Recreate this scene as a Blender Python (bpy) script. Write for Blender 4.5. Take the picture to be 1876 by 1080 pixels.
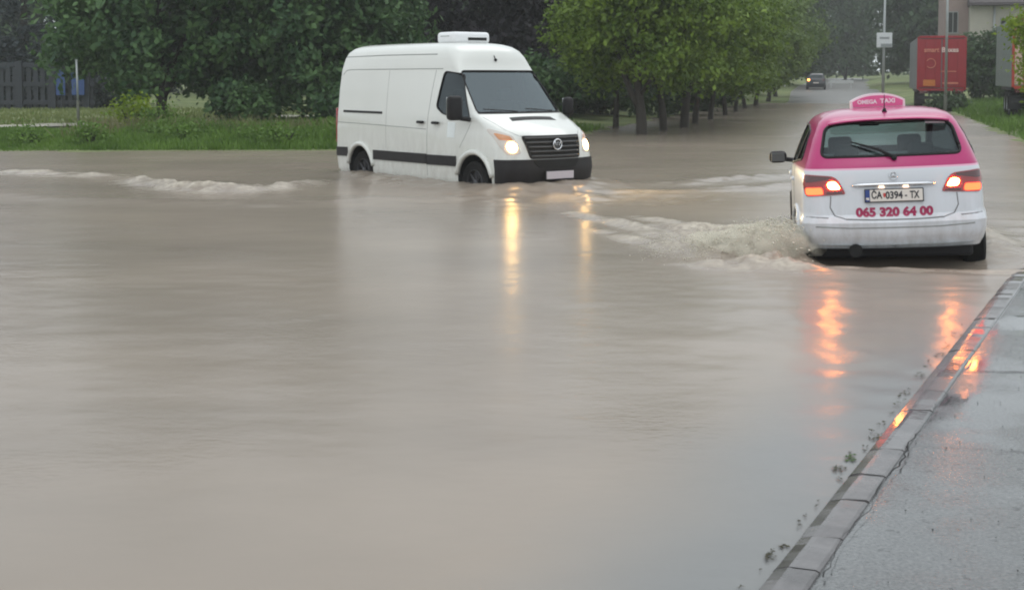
import bpy, bmesh, math, random
import numpy as np
from mathutils import Vector, Matrix
from mathutils.bvhtree import BVHTree

for o in list(bpy.data.objects): bpy.data.objects.remove(o)
scene = bpy.context.scene
C = scene.collection
PI = math.pi

# ------------------------------------------------------------------ camera
cd = bpy.data.cameras.new('camera'); cam = bpy.data.objects.new('camera', cd); C.objects.link(cam)
cd.sensor_width = 36.0; cd.lens = 2400.0/1876.0*36.0
cd.shift_y = -(540-(142+2400*math.tan(0.06)))/1876.0
cam.location = (0, 0, 1.7); cam.rotation_euler = (PI/2-0.06, 0, 0)
cd.clip_start = 0.1; cd.clip_end = 3000
scene.camera = cam
scene.render.resolution_x = 1024; scene.render.resolution_y = 589

# ------------------------------------------------------------------ sky, sun, exposure
SUN_EL, SUN_AZ = math.radians(58), math.radians(200)
w = bpy.data.worlds.new('World'); scene.world = w; w.use_nodes = True
nt = w.node_tree; nt.nodes.clear()
sky = nt.nodes.new('ShaderNodeTexSky'); sky.sky_type = 'NISHITA'; sky.sun_disc = False
sky.sun_elevation = SUN_EL; sky.sun_rotation = SUN_AZ; sky.dust_density = 6.0; sky.air_density = 1.2
hs = nt.nodes.new('ShaderNodeHueSaturation'); hs.inputs['Saturation'].default_value = 0.12
mx = nt.nodes.new('ShaderNodeMix'); mx.data_type = 'RGBA'; mx.inputs[0].default_value = 0.8
mx.inputs[7].default_value = (8.7, 9.4, 9.9, 1)          # the even grey of a closed rain cloud deck
bg = nt.nodes.new('ShaderNodeBackground'); bg.inputs['Strength'].default_value = 0.1
out = nt.nodes.new('ShaderNodeOutputWorld')
nt.links.new(sky.outputs[0], hs.inputs['Color']); nt.links.new(hs.outputs[0], mx.inputs[6])
nt.links.new(mx.outputs[2], bg.inputs['Color']); nt.links.new(bg.outputs[0], out.inputs['Surface'])
sd = bpy.data.lights.new('sun', 'SUN'); sd.energy = 0.5; sd.angle = math.radians(40); sd.color = (1, .97, .93)
sun = bpy.data.objects.new('sun', sd); C.objects.link(sun)
sun.rotation_euler = (PI/2-SUN_EL, 0, PI-SUN_AZ+PI)
sun.location = (0, 0, 40)
scene.view_settings.view_transform = 'Standard'; scene.view_settings.look = 'None'
scene.view_settings.gamma = 1; scene.view_settings.exposure = 0.37
scene.render.engine = 'CYCLES'
scene.cycles.filter_width = 2.0
scene.cycles.use_denoising = True
scene.cycles.max_bounces = 7; scene.cycles.transparent_max_bounces = 12
scene.cycles.volume_bounces = 1; scene.cycles.sample_clamp_indirect = 6
scene.cycles.caustics_reflective = False; scene.cycles.caustics_refractive = False

# ------------------------------------------------------------------ materials
M = {}
def nodes(name):
    m = bpy.data.materials.new(name); m.use_nodes = True; t = m.node_tree
    b = t.nodes['Principled BSDF']; M[name] = m
    return m, t, b
def pbr(name, col, rough=.5, metal=0., var=.12, scale=8., coat=0., bump=0., bscale=60., spec=.5, emit=None, es=0.):
    m, t, b = nodes(name); N = t.nodes.new; L = t.links.new
    b.inputs['Roughness'].default_value = rough; b.inputs['Metallic'].default_value = metal
    b.inputs['Specular IOR Level'].default_value = spec
    b.inputs['Coat Weight'].default_value = coat; b.inputs['Coat Roughness'].default_value = .06
    tc = N('ShaderNodeTexCoord'); no = N('ShaderNodeTexNoise'); no.inputs['Scale'].default_value = scale
    no.inputs['Detail'].default_value = 5; L(tc.outputs['Object'], no.inputs['Vector'])
    r = N('ShaderNodeMix'); r.data_type = 'RGBA'
    r.inputs[6].default_value = tuple(c*(1-var) for c in col)+(1,); r.inputs[7].default_value = tuple(min(1, c*(1+var)) for c in col)+(1,)
    L(no.outputs['Fac'], r.inputs[0]); L(r.outputs[2], b.inputs['Base Color'])
    if bump:
        n2 = N('ShaderNodeTexNoise'); n2.inputs['Scale'].default_value = bscale; n2.inputs['Detail'].default_value = 4
        L(tc.outputs['Object'], n2.inputs['Vector'])
        bp = N('ShaderNodeBump'); bp.inputs['Strength'].default_value = bump; bp.inputs['Distance'].default_value = .02
        L(n2.outputs['Fac'], bp.inputs['Height']); L(bp.outputs[0], b.inputs['Normal'])
    if emit:
        b.inputs['Emission Color'].default_value = tuple(emit)+(1,); b.inputs['Emission Strength'].default_value = es
    return m
def leafmat(name, c1, c2, trans=.25):
    m = bpy.data.materials.new(name); m.use_nodes = True; t = m.node_tree; t.nodes.clear(); M[name] = m
    N = t.nodes.new; L = t.links.new
    g = N('ShaderNodeNewGeometry'); r = N('ShaderNodeValToRGB')
    r.color_ramp.elements[0].color = tuple(c1)+(1,); r.color_ramp.elements[1].color = tuple(c2)+(1,)
    tc = N('ShaderNodeTexCoord'); no = N('ShaderNodeTexNoise'); no.inputs['Scale'].default_value = .9; no.inputs['Detail'].default_value = 3
    L(tc.outputs['Object'], no.inputs['Vector'])
    cl = N('ShaderNodeMapRange'); cl.inputs[1].default_value = .36; cl.inputs[2].default_value = .64; L(no.outputs['Fac'], cl.inputs[0])
    mf = N('ShaderNodeMix'); mf.data_type = 'FLOAT'; mf.inputs[0].default_value = .62
    L(g.outputs['Random Per Island'], mf.inputs[2]); L(cl.outputs[0], mf.inputs[3]); L(mf.outputs[0], r.inputs[0])
    d = N('ShaderNodeBsdfPrincipled'); d.inputs['Roughness'].default_value = .55; d.inputs['Specular IOR Level'].default_value = .3
    tr = N('ShaderNodeBsdfTranslucent'); mi = N('ShaderNodeMixShader'); mi.inputs[0].default_value = trans
    o = N('ShaderNodeOutputMaterial')
    L(r.outputs[0], d.inputs['Base Color']); L(r.outputs[0], tr.inputs['Color'])
    L(d.outputs[0], mi.inputs[1]); L(tr.outputs[0], mi.inputs[2]); L(mi.outputs[0], o.inputs['Surface'])
    return m
def glassmat(name, tint, ior=1.6, rough=.03):
    m = bpy.data.materials.new(name); m.use_nodes = True; t = m.node_tree; t.nodes.clear(); M[name] = m
    N = t.nodes.new; L = t.links.new
    tr = N('ShaderNodeBsdfTransparent'); tr.inputs['Color'].default_value = tuple(tint)+(1,)
    gl = N('ShaderNodeBsdfGlossy'); gl.inputs['Color'].default_value = (.84, .95, 1, 1); gl.inputs['Roughness'].default_value = rough
    fr = N('ShaderNodeFresnel'); fr.inputs['IOR'].default_value = ior
    tc = N('ShaderNodeTexCoord'); no = N('ShaderNodeTexNoise'); no.inputs['Scale'].default_value = 90
    bp = N('ShaderNodeBump'); bp.inputs['Strength'].default_value = .05; bp.inputs['Distance'].default_value = .004
    L(tc.outputs['Object'], no.inputs['Vector']); L(no.outputs['Fac'], bp.inputs['Height']); L(bp.outputs[0], gl.inputs['Normal'])
    mi = N('ShaderNodeMixShader'); o = N('ShaderNodeOutputMaterial')
    ge = N('ShaderNodeNewGeometry'); mb_ = N('ShaderNodeMix'); mb_.data_type = 'FLOAT'; mb_.inputs[3].default_value = .08
    L(ge.outputs['Backfacing'], mb_.inputs[0]); L(fr.outputs[0], mb_.inputs[2])
    L(mb_.outputs[0], mi.inputs[0]); L(tr.outputs[0], mi.inputs[1]); L(gl.outputs[0], mi.inputs[2]); L(mi.outputs[0], o.inputs['Surface'])
    return m

pbr('white_paint', (.68, .69, .65), .28, var=.04, scale=2.5, coat=.6)
def dirt(mat, z0, z1, amount, col=(.20, .16, .12)):
    """road mud spattered on the lower panels"""
    t = mat.node_tree; N = t.nodes.new; L = t.links.new; b = t.nodes['Principled BSDF']; src = b.inputs['Base Color'].links[0].from_socket
    tc = N('ShaderNodeTexCoord'); sx = N('ShaderNodeSeparateXYZ'); L(tc.outputs['Object'], sx.inputs[0])
    mr = N('ShaderNodeMapRange'); mr.inputs[1].default_value = z0; mr.inputs[2].default_value = z1; mr.inputs[3].default_value = 1; mr.inputs[4].default_value = 0; L(sx.outputs['Z'], mr.inputs[0])
    mp = N('ShaderNodeMapping'); mp.inputs['Scale'].default_value = (3, 3, .9); L(tc.outputs['Object'], mp.inputs['Vector'])
    no = N('ShaderNodeTexNoise'); no.inputs['Scale'].default_value = 3; no.inputs['Detail'].default_value = 8; no.inputs['Roughness'].default_value = .7; L(mp.outputs[0], no.inputs['Vector'])
    nr = N('ShaderNodeMapRange'); nr.inputs[1].default_value = .38; nr.inputs[2].default_value = .72; L(no.outputs['Fac'], nr.inputs[0])
    mu = N('ShaderNodeMath'); mu.operation = 'MULTIPLY'; L(mr.outputs[0], mu.inputs[0]); L(nr.outputs[0], mu.inputs[1])
    m2 = N('ShaderNodeMath'); m2.operation = 'MULTIPLY'; m2.inputs[1].default_value = amount; L(mu.outputs[0], m2.inputs[0])
    mx = N('ShaderNodeMix'); mx.data_type = 'RGBA'; mx.inputs[7].default_value = tuple(col)+(1,); L(m2.outputs[0], mx.inputs[0]); L(src, mx.inputs[6]); L(mx.outputs[2], b.inputs['Base Color'])
dirt(M['white_paint'], .3, 1.4, .4)
pbr('roof_unit_white', (.78, .79, .80), .4, var=.04)
pbr('black_plastic', (.014, .013, .014), .55, var=.25, scale=14, spec=.25)
pbr('grey_plastic', (.018, .016, .017), .55, var=.3, scale=10, spec=.28)
pbr('rubber', (.011, .011, .011), .8, var=.3, spec=.2)
pbr('black_gap', (.008, .008, .008), .9)
pbr('interior', (.03, .033, .035), .8, var=.2)
pbr('seat_cloth', (.055, .06, .065), .85, var=.2)
pbr('alloy', (.45, .46, .47), .35, .8, var=.1)
pbr('steel_rim', (.06, .06, .065), .45, .5, var=.2)
pbr('chrome', (.75, .76, .78), .15, 1., var=.04)
pbr('dark_chrome', (.10, .10, .10), .3, .5, var=.1)
pbr('seam', (.17, .17, .17), .7)
pbr('seam_soft', (.25, .26, .25), .6)
pbr('headlamp_glass', (.55, .5, .45), .08, coat=1.)
pbr('amber_glass', (.55, .22, .07), .12, coat=1.)
pbr('tail_red', (.30, .012, .014), .12, var=.2, coat=1.)
pbr('tail_dark', (.07, .006, .008), .12, var=.2, coat=1.)
def emitter(name, col, s):
    m, t, b = nodes(name); b.inputs['Base Color'].default_value = tuple(col)+(1,)
    b.inputs['Emission Color'].default_value = tuple(col)+(1,); b.inputs['Emission Strength'].default_value = s
emitter('headlight_lit', (1., .60, .20), 30)
emitter('headlight_halo', (1., .62, .28), 1.6)
emitter('brake_lit', (1., .27, .05), 75)
emitter('tail_lit', (1., .07, .02), 4.5)
emitter('turn_lit', (1., .35, .08), 4.)
emitter('plate_lamp', (1., .7, .5), 2.)
pbr('pink_print', (.34, .010, .075), .35, var=.1)
pbr('pink_paint', (.62, .035, .20), .25, var=.06, coat=.8)
pbr('pink_sign', (.66, .10, .28), .3, var=.12, scale=20, coat=.4)
pbr('sign_white', (.8, .74, .76), .35, var=.05)
pbr('plate_white', (.72, .66, .60), .35, var=.05)
pbr('van_plate', (.55, .50, .53), .4, var=.05)
pbr('plate_blue', (.02, .05, .22), .35)
pbr('plate_black', (.02, .02, .025), .4)
pbr('plate_red', (.55, .06, .05), .4)
pbr('paper', (.75, .8, .8), .6)
glassmat('windscreen', (.35, .42, .43), 2.3)
glassmat('rear_glass', (.50, .62, .61), 1.55)
glassmat('side_glass', (.12, .15, .16), 1.6)
pbr('galvanised', (.36, .38, .38), .5, .3, var=.12)
pbr('sign_board', (.62, .64, .64), .45, var=.05)
pbr('sign_grey', (.25, .27, .27), .5)
pbr('pole_dark', (.09, .095, .07), .7, var=.3)
pbr('trailer_red', (.30, .011, .020), .45, var=.12, scale=2)
pbr('trailer_side', (.21, .22, .23), .55, var=.2, scale=1)
pbr('trailer_text', (.75, .55, .5), .5)
pbr('trailer_text_dim', (.62, .22, .15), .5)
pbr('trailer_orange', (.55, .17, .03), .5)
pbr('trailer_pale', (.55, .38, .32), .55, var=.15, scale=2)
pbr('trailer_frame_red', (.38, .035, .02), .5, var=.2)
pbr('trailer_side_green', (.17, .21, .20), .55, var=.12, scale=1)
pbr('chassis', (.012, .012, .016), .7)
pbr('render_beige', (.37, .345, .295), .85, var=.12, scale=1.3, bump=.2)
pbr('render_pink', (.27, .20, .18), .85, var=.15, scale=1.5, bump=.2)
pbr('roof_dark', (.07, .055, .06), .8, var=.2)
pbr('fence_slate', (.032, .036, .046), .7, var=.25)
pbr('blue_board', (.035, .075, .22), .6, var=.25)
pbr('pale_bits', (.35, .36, .36), .7)
pbr('barrier_white', (.62, .63, .62), .6, var=.1)
pbr('far_car_paint', (.02, .024, .03), .35, coat=.6)
pbr('bark', (.035, .030, .024), .9, var=.4, scale=6, bump=.6, bscale=14)
pbr('bark_light', (.075, .07, .055), .9, var=.4, scale=6, bump=.6, bscale=14)
pbr('path_gravel', (.46, .43, .36), .9, var=.25, scale=3)
leafmat('leaf_lime', (.048, .098, .012), (.215, .315, .038), .28)
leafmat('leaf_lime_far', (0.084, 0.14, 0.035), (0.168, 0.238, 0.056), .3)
leafmat('leaf_dark', (.030, .082, .034), (.125, .22, .075), .27)
leafmat('leaf_mid', (.020, .048, .016), (.065, .115, .036), .2)
leafmat('leaf_purple', (.010, .008, .013), (.030, .022, .030), .1)
leafmat('leaf_conifer', (.010, .018, .022), (.045, .06, .065), .1)
leafmat('leaf_far', (.030, .062, .026), (.065, .11, .045), .2)
leafmat('leaf_bright', (.14, .22, .010), (.30, .40, .03), .35)
leafmat('grass_blade', (.06, .125, .016), (.17, .29, .05), .3)
leafmat('meadow_blade', (.13, .175, .05), (.26, .29, .115), .3)
leafmat('grass_dry', (.12, .13, .05), (.24, .23, .11), .3)
leafmat('debris', (.018, .022, .010), (.06, .05, .022), .1)
leafmat('debris_green', (.03, .07, .015), (.07, .13, .03), .2)

# ------------------------------------------------------------------ helpers
def tag(o, label=None, cat=None, group=None, kind=None):
    if label: o['label'] = label
    if cat: o['category'] = cat
    if group: o['group'] = group
    if kind: o['kind'] = kind
    return o
def link(name, me, parent=None, mats=(), smooth=False):
    for m in mats: me.materials.append(M[m] if isinstance(m, str) else m)
    if smooth: me.polygons.foreach_set('use_smooth', [True]*len(me.polygons))
    o = bpy.data.objects.new(name, me); C.objects.link(o)
    if parent is not None: o.parent = parent
    return o
def raw(name, V, F, mats, parent=None, smooth=False):
    me = bpy.data.meshes.new(name); me.from_pydata([tuple(v) for v in V], [], F); me.update()
    return link(name, me, parent, (mats,) if isinstance(mats, str) else mats, smooth)
def fast_quads(name, V, n, mat, parent=None):
    """V: (4n,3) corner array, one quad per four corners"""
    me = bpy.data.meshes.new(name); me.vertices.add(4*n); me.vertices.foreach_set('co', V.astype(np.float32).ravel())
    me.loops.add(4*n); me.loops.foreach_set('vertex_index', np.arange(4*n, dtype=np.int32))
    me.polygons.add(n); me.polygons.foreach_set('loop_start', np.arange(0, 4*n, 4, dtype=np.int32))
    try: me.polygons.foreach_set('loop_total', np.full(n, 4, dtype=np.int32))
    except Exception: pass
    me.update(calc_edges=True)
    return link(name, me, parent, (mat,))
def grid_mesh(name, P, mat, parent=None, smooth=True):
    """P: (ny,nx,3)"""
    ny, nx = P.shape[:2]
    i = np.arange((ny-1)*(nx-1)); r, c = i//(nx-1), i % (nx-1); a = r*nx+c
    F = np.stack([a, a+1, a+nx+1, a+nx], 1).astype(np.int32); n = len(F)
    me = bpy.data.meshes.new(name); me.vertices.add(ny*nx); me.vertices.foreach_set('co', P.astype(np.float32).ravel())
    me.loops.add(4*n); me.loops.foreach_set('vertex_index', F.ravel())
    me.polygons.add(n); me.polygons.foreach_set('loop_start', np.arange(0, 4*n, 4, dtype=np.int32))
    try: me.polygons.foreach_set('loop_total', np.full(n, 4, dtype=np.int32))
    except Exception: pass
    me.update(calc_edges=True)
    return link(name, me, parent, (mat,), smooth)
def empty(name, loc=(0, 0, 0), rot=(0, 0, 0)):
    o = bpy.data.objects.new(name, None); C.objects.link(o); o.location = loc; o.rotation_euler = rot
    o.empty_display_size = .2
    return o
def copy_tree(o, parent=None):
    c = o.copy(); C.objects.link(c); c.parent = parent
    for ch in o.children: copy_tree(ch, c)
    return c
class MB:
    def __init__(s): s.b = bmesh.new()
    def box(s, c, d, bevel=0., seg=2, rot=None):
        r = bmesh.ops.create_cube(s.b, size=1.0); vs = r['verts']
        for v in vs: v.co = Vector((v.co.x*d[0], v.co.y*d[1], v.co.z*d[2]))
        if bevel:
            es = list({e for v in vs for e in v.link_edges})
            q = bmesh.ops.bevel(s.b, geom=es, offset=bevel, segments=seg, profile=.5, affect='EDGES')
            vs = list({v for f in q['faces'] for v in f.verts} | {v for v in vs if v.is_valid})
            vs = s._island(vs)
        for v in vs:
            if rot is not None: v.co = rot @ v.co
            v.co += Vector(c)
        return s
    def _island(s, vs):
        seen = set(vs); st = list(vs)
        while st:
            v = st.pop()
            for e in v.link_edges:
                o = e.other_vert(v)
                if o not in seen: seen.add(o); st.append(o)
        return list(seen)
    def tube(s, pts, r, seg=8, caps=True):
        pts = [Vector(p) for p in pts]; rs = r if hasattr(r, '__len__') else [r]*len(pts); rings = []
        prev = None
        for i, p in enumerate(pts):
            t = (pts[min(i+1, len(pts)-1)]-pts[max(i-1, 0)])
            if t.length < 1e-9: t = Vector((0, 0, 1))
            t.normalize()
            a = prev if prev is not None else (Vector((0, 0, 1)) if abs(t.z) < .9 else Vector((1, 0, 0)))
            u = (a-t*a.dot(t)).normalized(); prev = u; v = t.cross(u)
            rings.append([s.b.verts.new(p+(u*math.cos(k*2*PI/seg)+v*math.sin(k*2*PI/seg))*rs[i]) for k in range(seg)])
        for a, b in zip(rings, rings[1:]):
            for k in range(seg): s.b.faces.new((a[k], a[(k+1) % seg], b[(k+1) % seg], b[k]))
        if caps:
            s.b.faces.new(list(reversed(rings[0]))); s.b.faces.new(rings[-1])
        return s
    def lathe(s, prof, axis='y', c=(0, 0, 0), seg=32):
        """prof: (radius, along) pairs, closed loop not required"""
        c = Vector(c); rings = []
        for r, h in prof:
            ring = []
            for k in range(seg):
                a = 2*PI*k/seg
                p = {'y': (r*math.cos(a), h, r*math.sin(a)), 'x': (h, r*math.cos(a), r*math.sin(a)), 'z': (r*math.cos(a), r*math.sin(a), h)}[axis]
                ring.append(s.b.verts.new(c+Vector(p)))
            rings.append(ring)
        for a, b in zip(rings, rings[1:]):
            for k in range(seg): s.b.faces.new((a[k], a[(k+1) % seg], b[(k+1) % seg], b[k]))
        return s
    def prism(s, poly, z0, z1, axis='z'):
        f = {'z': lambda p, h: (p[0], p[1], h), 'x': lambda p, h: (h, p[0], p[1]), 'y': lambda p, h: (p[0], h, p[1])}[axis]
        a = [s.b.verts.new(f(p, z0)) for p in poly]; b = [s.b.verts.new(f(p, z1)) for p in poly]; n = len(poly)
        for k in range(n): s.b.faces.new((a[k], a[(k+1) % n], b[(k+1) % n], b[k]))
        s.b.faces.new(list(reversed(a))); s.b.faces.new(b)
        return s
    def build(s, name, mat, parent=None, smooth=False, angle=None):
        bmesh.ops.recalc_face_normals(s.b, faces=s.b.faces)
        me = bpy.data.meshes.new(name); s.b.to_mesh(me); s.b.free()
        if angle is not None:
            smooth = True
        o = link(name, me, parent, (mat,) if isinstance(mat, str) else mat, smooth)
        if angle is not None: me.set_sharp_from_angle(angle=math.radians(angle))
        return o
def round_poly(pts, r, seg=5):
    out = []; n = len(pts)
    for i in range(n):
        p = Vector(pts[i]); a = Vector(pts[i-1])-p; b = Vector(pts[(i+1) % n])-p
        rr = min(r, a.length*.45, b.length*.45); a = p+a.normalized()*rr; b = p+b.normalized()*rr
        for k in range(seg+1):
            t = k/seg; out.append(tuple(a*(1-t)**2+p*2*t*(1-t)+b*t*t))
    return out
def text_mesh(txt, size, name, mat, parent, thick=.002, bold=.0, width=None):
    cu = bpy.data.curves.new(name, 'FONT'); cu.body = txt; cu.size = size; cu.align_x = 'CENTER'; cu.align_y = 'CENTER'
    cu.extrude = thick; cu.offset = bold; cu.resolution_u = 3
    ob = bpy.data.objects.new('tmp', cu); C.objects.link(ob)
    me = bpy.data.meshes.new_from_object(ob.evaluated_get(bpy.context.evaluated_depsgraph_get()))
    bpy.data.objects.remove(ob); me.name = name; me.materials.clear()
    if width:
        xs = [v.co.x for v in me.vertices]; s = width/(max(xs)-min(xs)); c = (max(xs)+min(xs))/2
        for v in me.vertices: v.co.x = (v.co.x-c)*s
    return link(name, me, parent, (mat,))

rng = np.random.default_rng(7)
def vnoise(x, y, seed=0):
    """smooth value noise in 0..1, vectorised"""
    xi = np.floor(x).astype(np.int64); yi = np.floor(y).astype(np.int64); xf = x-xi; yf = y-yi
    u = xf*xf*(3-2*xf); v = yf*yf*(3-2*yf)
    def h(a, b):
        n = (a*374761393+b*668265263+seed*982451653) & 0xFFFFFFFF
        n = ((n ^ (n >> 13))*1274126177) & 0xFFFFFFFF
        return ((n ^ (n >> 16)) & 0xFFFF)/65535.0
    return (h(xi, yi)*(1-u)+h(xi+1, yi)*u)*(1-v)+(h(xi, yi+1)*(1-u)+h(xi+1, yi+1)*u)*v
def fbm(x, y, oct=4, seed=0):
    s = 0; a = .5
    for k in range(oct): s = s+a*vnoise(x*2**k, y*2**k, seed+k*17); a *= .5
    return s
def sstep(x, a, b):
    t = np.clip((x-a)/(b-a), 0, 1); return t*t*(3-2*t)
def poly_dist(X, Y, pts, closed=False):
    pts = np.array(pts, float); d = np.full(X.shape, 1e9); along = np.zeros(X.shape); L = 0
    n = len(pts) if closed else len(pts)-1
    for i in range(n):
        a = pts[i]; b = pts[(i+1) % len(pts)]; e = b-a; l2 = (e**2).sum()
        t = np.clip(((X-a[0])*e[0]+(Y-a[1])*e[1])/l2, 0, 1)
        q = np.hypot(X-a[0]-t*e[0], Y-a[1]-t*e[1]); m = q < d
        along = np.where(m, L+t*math.sqrt(l2), along); d = np.minimum(d, q); L += math.sqrt(l2)
    return d, along/L
def inside(X, Y, pts):
    r = np.zeros(X.shape, bool); n = len(pts)
    for i in range(n):
        x0, y0 = pts[i]; x1, y1 = pts[(i+1) % n]
        if y0 == y1: continue
        c = ((y0 > Y) != (y1 > Y)) & (X < (x1-x0)*(Y-y0)/(y1-y0)+x0); r ^= c
    return r

# ------------------------------------------------------------------ terrain
LEFT_LAND = [(-400, 30.0), (-12, 30.2), (-4, 30.7), (0, 31.4), (1.4, 34.5), (2.2, 40), (4.8, 50), (8.8, 64), (12.9, 80), (18.5, 102), (25.5, 128), (40, 175), (60, 250), (90, 400), (-400, 400)]
RIGHT_LAND = [(400, 26), (14, 26), (12.4, 28), (13.3, 34), (17.9, 51), (21.7, 65), (25.6, 81), (31, 103), (36, 128), (49, 175), (69, 250), (99, 400), (400, 400)]
def height(X, Y):
    rise = np.maximum(0, Y-70)*.0172
    rise = np.where(Y > 175, 1.806+(Y-175)*.006, rise)
    z = np.full(X.shape, -.30)
    for pl in (LEFT_LAND, RIGHT_LAND):
        d, _ = poly_dist(X, Y, pl, True); ins = inside(X, Y, pl)
        s = np.where(ins, d, -d)+(fbm(X*.8, Y*.8, 2, 8)-.42)*1.3*(np.abs(d) < 6)
        t = np.where(s > 0, .01+.22*sstep(s, 0, 4.5), .01-.31*sstep(-s, 0, 1.6))
        z = np.maximum(z, t)
    z = z+rise+np.where(z > .02, (fbm(X*.5, Y*.5, 3, 5)-.45)*.08, 0)
    return z
xs = np.concatenate([-np.geomspace(400, 42, 14), np.arange(-40, 46, .8), np.geomspace(48, 400, 14)])
ys = np.concatenate([[-60, -20, 0, 10, 20, 26], np.arange(27, 70, .5), np.arange(70, 180, 2.5), np.geomspace(185, 600, 12)])
GX, GY = np.meshgrid(xs, ys)
m, t, b = nodes('ground_grass'); N = t.nodes.new; L = t.links.new
tc = N('ShaderNodeTexCoord'); n1 = N('ShaderNodeTexNoise'); n1.inputs['Scale'].default_value = .35; n1.inputs['Detail'].default_value = 8
L(tc.outputs['Object'], n1.inputs['Vector']); cr = N('ShaderNodeValToRGB')
cr.color_ramp.elements[0].position = .3; cr.color_ramp.elements[0].color = (.08, .125, .03, 1)
cr.color_ramp.elements[1].position = .7; cr.color_ramp.elements[1].color = (.20, .22, .085, 1)
L(n1.outputs['Fac'], cr.inputs[0]); L(cr.outputs[0], b.inputs['Base Color']); b.inputs['Roughness'].default_value = .9
ground = grid_mesh('ground', np.stack([GX, GY, height(GX, GY)], 2), 'ground_grass'); tag(ground, kind='structure')

# wet asphalt of the street where it climbs out of the flood
m, t, b = nodes('wet_asphalt'); N = t.nodes.new; L = t.links.new
tc = N('ShaderNodeTexCoord'); n1 = N('ShaderNodeTexNoise'); n1.inputs['Scale'].default_value = .6; n1.inputs['Detail'].default_value = 6
L(tc.outputs['Object'], n1.inputs['Vector']); cr = N('ShaderNodeValToRGB')
cr.color_ramp.elements[0].color = (.11, .108, .10, 1); cr.color_ramp.elements[1].color = (.20, .195, .185, 1)
L(n1.outputs['Fac'], cr.inputs[0]); L(cr.outputs[0], b.inputs['Base Color'])
b.inputs['Roughness'].default_value = .45
rl = np.array([(9.5, 42), (14, 57), (18.5, 73), (23, 90), (28, 113), (33.5, 135), (44.5, 175), (64.5, 250), (94.5, 400)], float)
P = []
for i in range(len(rl)):
    d = rl[min(i+1, len(rl)-1)]-rl[max(i-1, 0)]; d /= np.hypot(*d); nrm = np.array((d[1], -d[0]))
    P.append([rl[i]+nrm*k for k in np.linspace(-3.9, 3.9, 5)])
P = np.array(P); Pf = []
for i in range(len(P)-1):
    for k in np.linspace(0, 1, 8, endpoint=False): Pf.append(P[i]*(1-k)+P[i+1]*k)
P = np.array(Pf); Z = height(P[:, 2:3, 0], P[:, 2:3, 1])+.03+np.zeros(P.shape[:2])
road = grid_mesh('road', np.dstack([P[..., 0], P[..., 1], Z]), 'wet_asphalt'); tag(road, kind='structure')
# pale gravel path across the meadow
pl = np.array([(-45, 35.2), (-25, 36.6), (-15, 38.6), (-12, 40.6), (-9.5, 44), (-8, 50)]); P = []
for i in range(len(pl)):
    d = pl[min(i+1, 5)]-pl[max(i-1, 0)]; d /= np.hypot(*d); nrm = np.array((d[1], -d[0])); P.append([pl[i]+nrm*k for k in np.linspace(-1.1, 1.1, 4)])
P = np.array(P); Pf = [P[i]*(1-k)+P[i+1]*k for i in range(5) for k in np.linspace(0, 1, 24, endpoint=False)]; P = np.array(Pf)
path = grid_mesh('path', np.dstack([P[..., 0], P[..., 1], height(P[..., 0], P[..., 1])+.05]), 'path_gravel'); tag(path, kind='structure')

# ------------------------------------------------------------------ flood water
TX = (3.594, 12.118, -.22); TA = 1.385; TROLL = -.05            # taxi: rear bumper on the ground, heading, lean
VX = (.707, 19.9, -.27); VA = -.934                              # van: front bumper on the ground, heading
def t2w(x, y): return (TX[0]+x*math.cos(TA)-y*math.sin(TA), TX[1]+x*math.sin(TA)+y*math.cos(TA))
def v2w(x, y): return (VX[0]+x*math.cos(VA)-y*math.sin(VA), VX[1]+x*math.sin(VA)+y*math.cos(VA))
def grow(a, b, n): return np.geomspace(a, b, n)
wx = np.concatenate([-grow(420, 14.6, 22), np.arange(-14, 0, .085), np.arange(0, 6.2, .045), np.arange(6.2, 10, .085), grow(10.2, 420, 24)])
wy = np.concatenate([[-60, -10, 0, 2], np.arange(3, 10.4, .09), np.arange(10.4, 17, .045), np.arange(17, 31, .085), grow(31.2, 420, 40)])
WX, WY = np.meshgrid(wx, wy)
H = np.zeros(WX.shape); FO = np.zeros(WX.shape)
near = sstep(WY, 60, 30)
lm = np.exp(-(((WX-2.7)/1.7)**2+((WY-8.3)/3.2)**2)**1.5); H += lm*((fbm(WX*5.0, WY*6.5, 2, 131)-.4)*.026)
# slow swell and wind chop
H += near*((fbm(WX*1.2, WY*1.9, 3, 11)-.44)*.009+(fbm(WX*3.1+3, WY*5.0, 3, 23)-.44)*.004)
rp = sstep(fbm(WX*.35, WY*.30, 2, 41), .44, .62)
H += near*rp*(fbm(WX*3.5, WY*9, 2, 51)-.4)*.007
def ridge(pts, amp, wid, foam, seed, rough=.6, fw=1.6):
    global H, FO
    d, s = poly_dist(WX, WY, pts); env = np.sin(np.clip(s, .02, .98)*PI)**.6
    n = fbm(WX*4, WY*6, 3, seed); g = np.exp(-(d/wid)**2)*env
    H += amp*g*(1-rough+rough*2*n)
    FO = np.maximum(FO, foam*np.exp(-(d/(wid*fw))**2)*env*sstep(n, .25, .55))
# crests rolling away behind the van
ridge([(-6.5, 22.0), (-5.7, 20.6), (-5.0, 19.9), (-4.4, 19.55), (-3.9, 19.7), (-3.5, 20.3), (-3.2, 21.4)], .13, .22, .75, 61, 1.0)
ridge([(-9.6, 23.7), (-8.5, 23.2), (-7.4, 22.7), (-6.6, 22.3)], .06, .25, .7, 62, .9)
ridge([(-5.2, 26.0), (-3.4, 25.2), (-1.2, 24.6)], .04, .6, .0, 63)
ridge([(-9, 20), (-6, 18.2), (-3.2, 17.6), (-.5, 18.0)], .03, .5, 0, 64)
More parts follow.
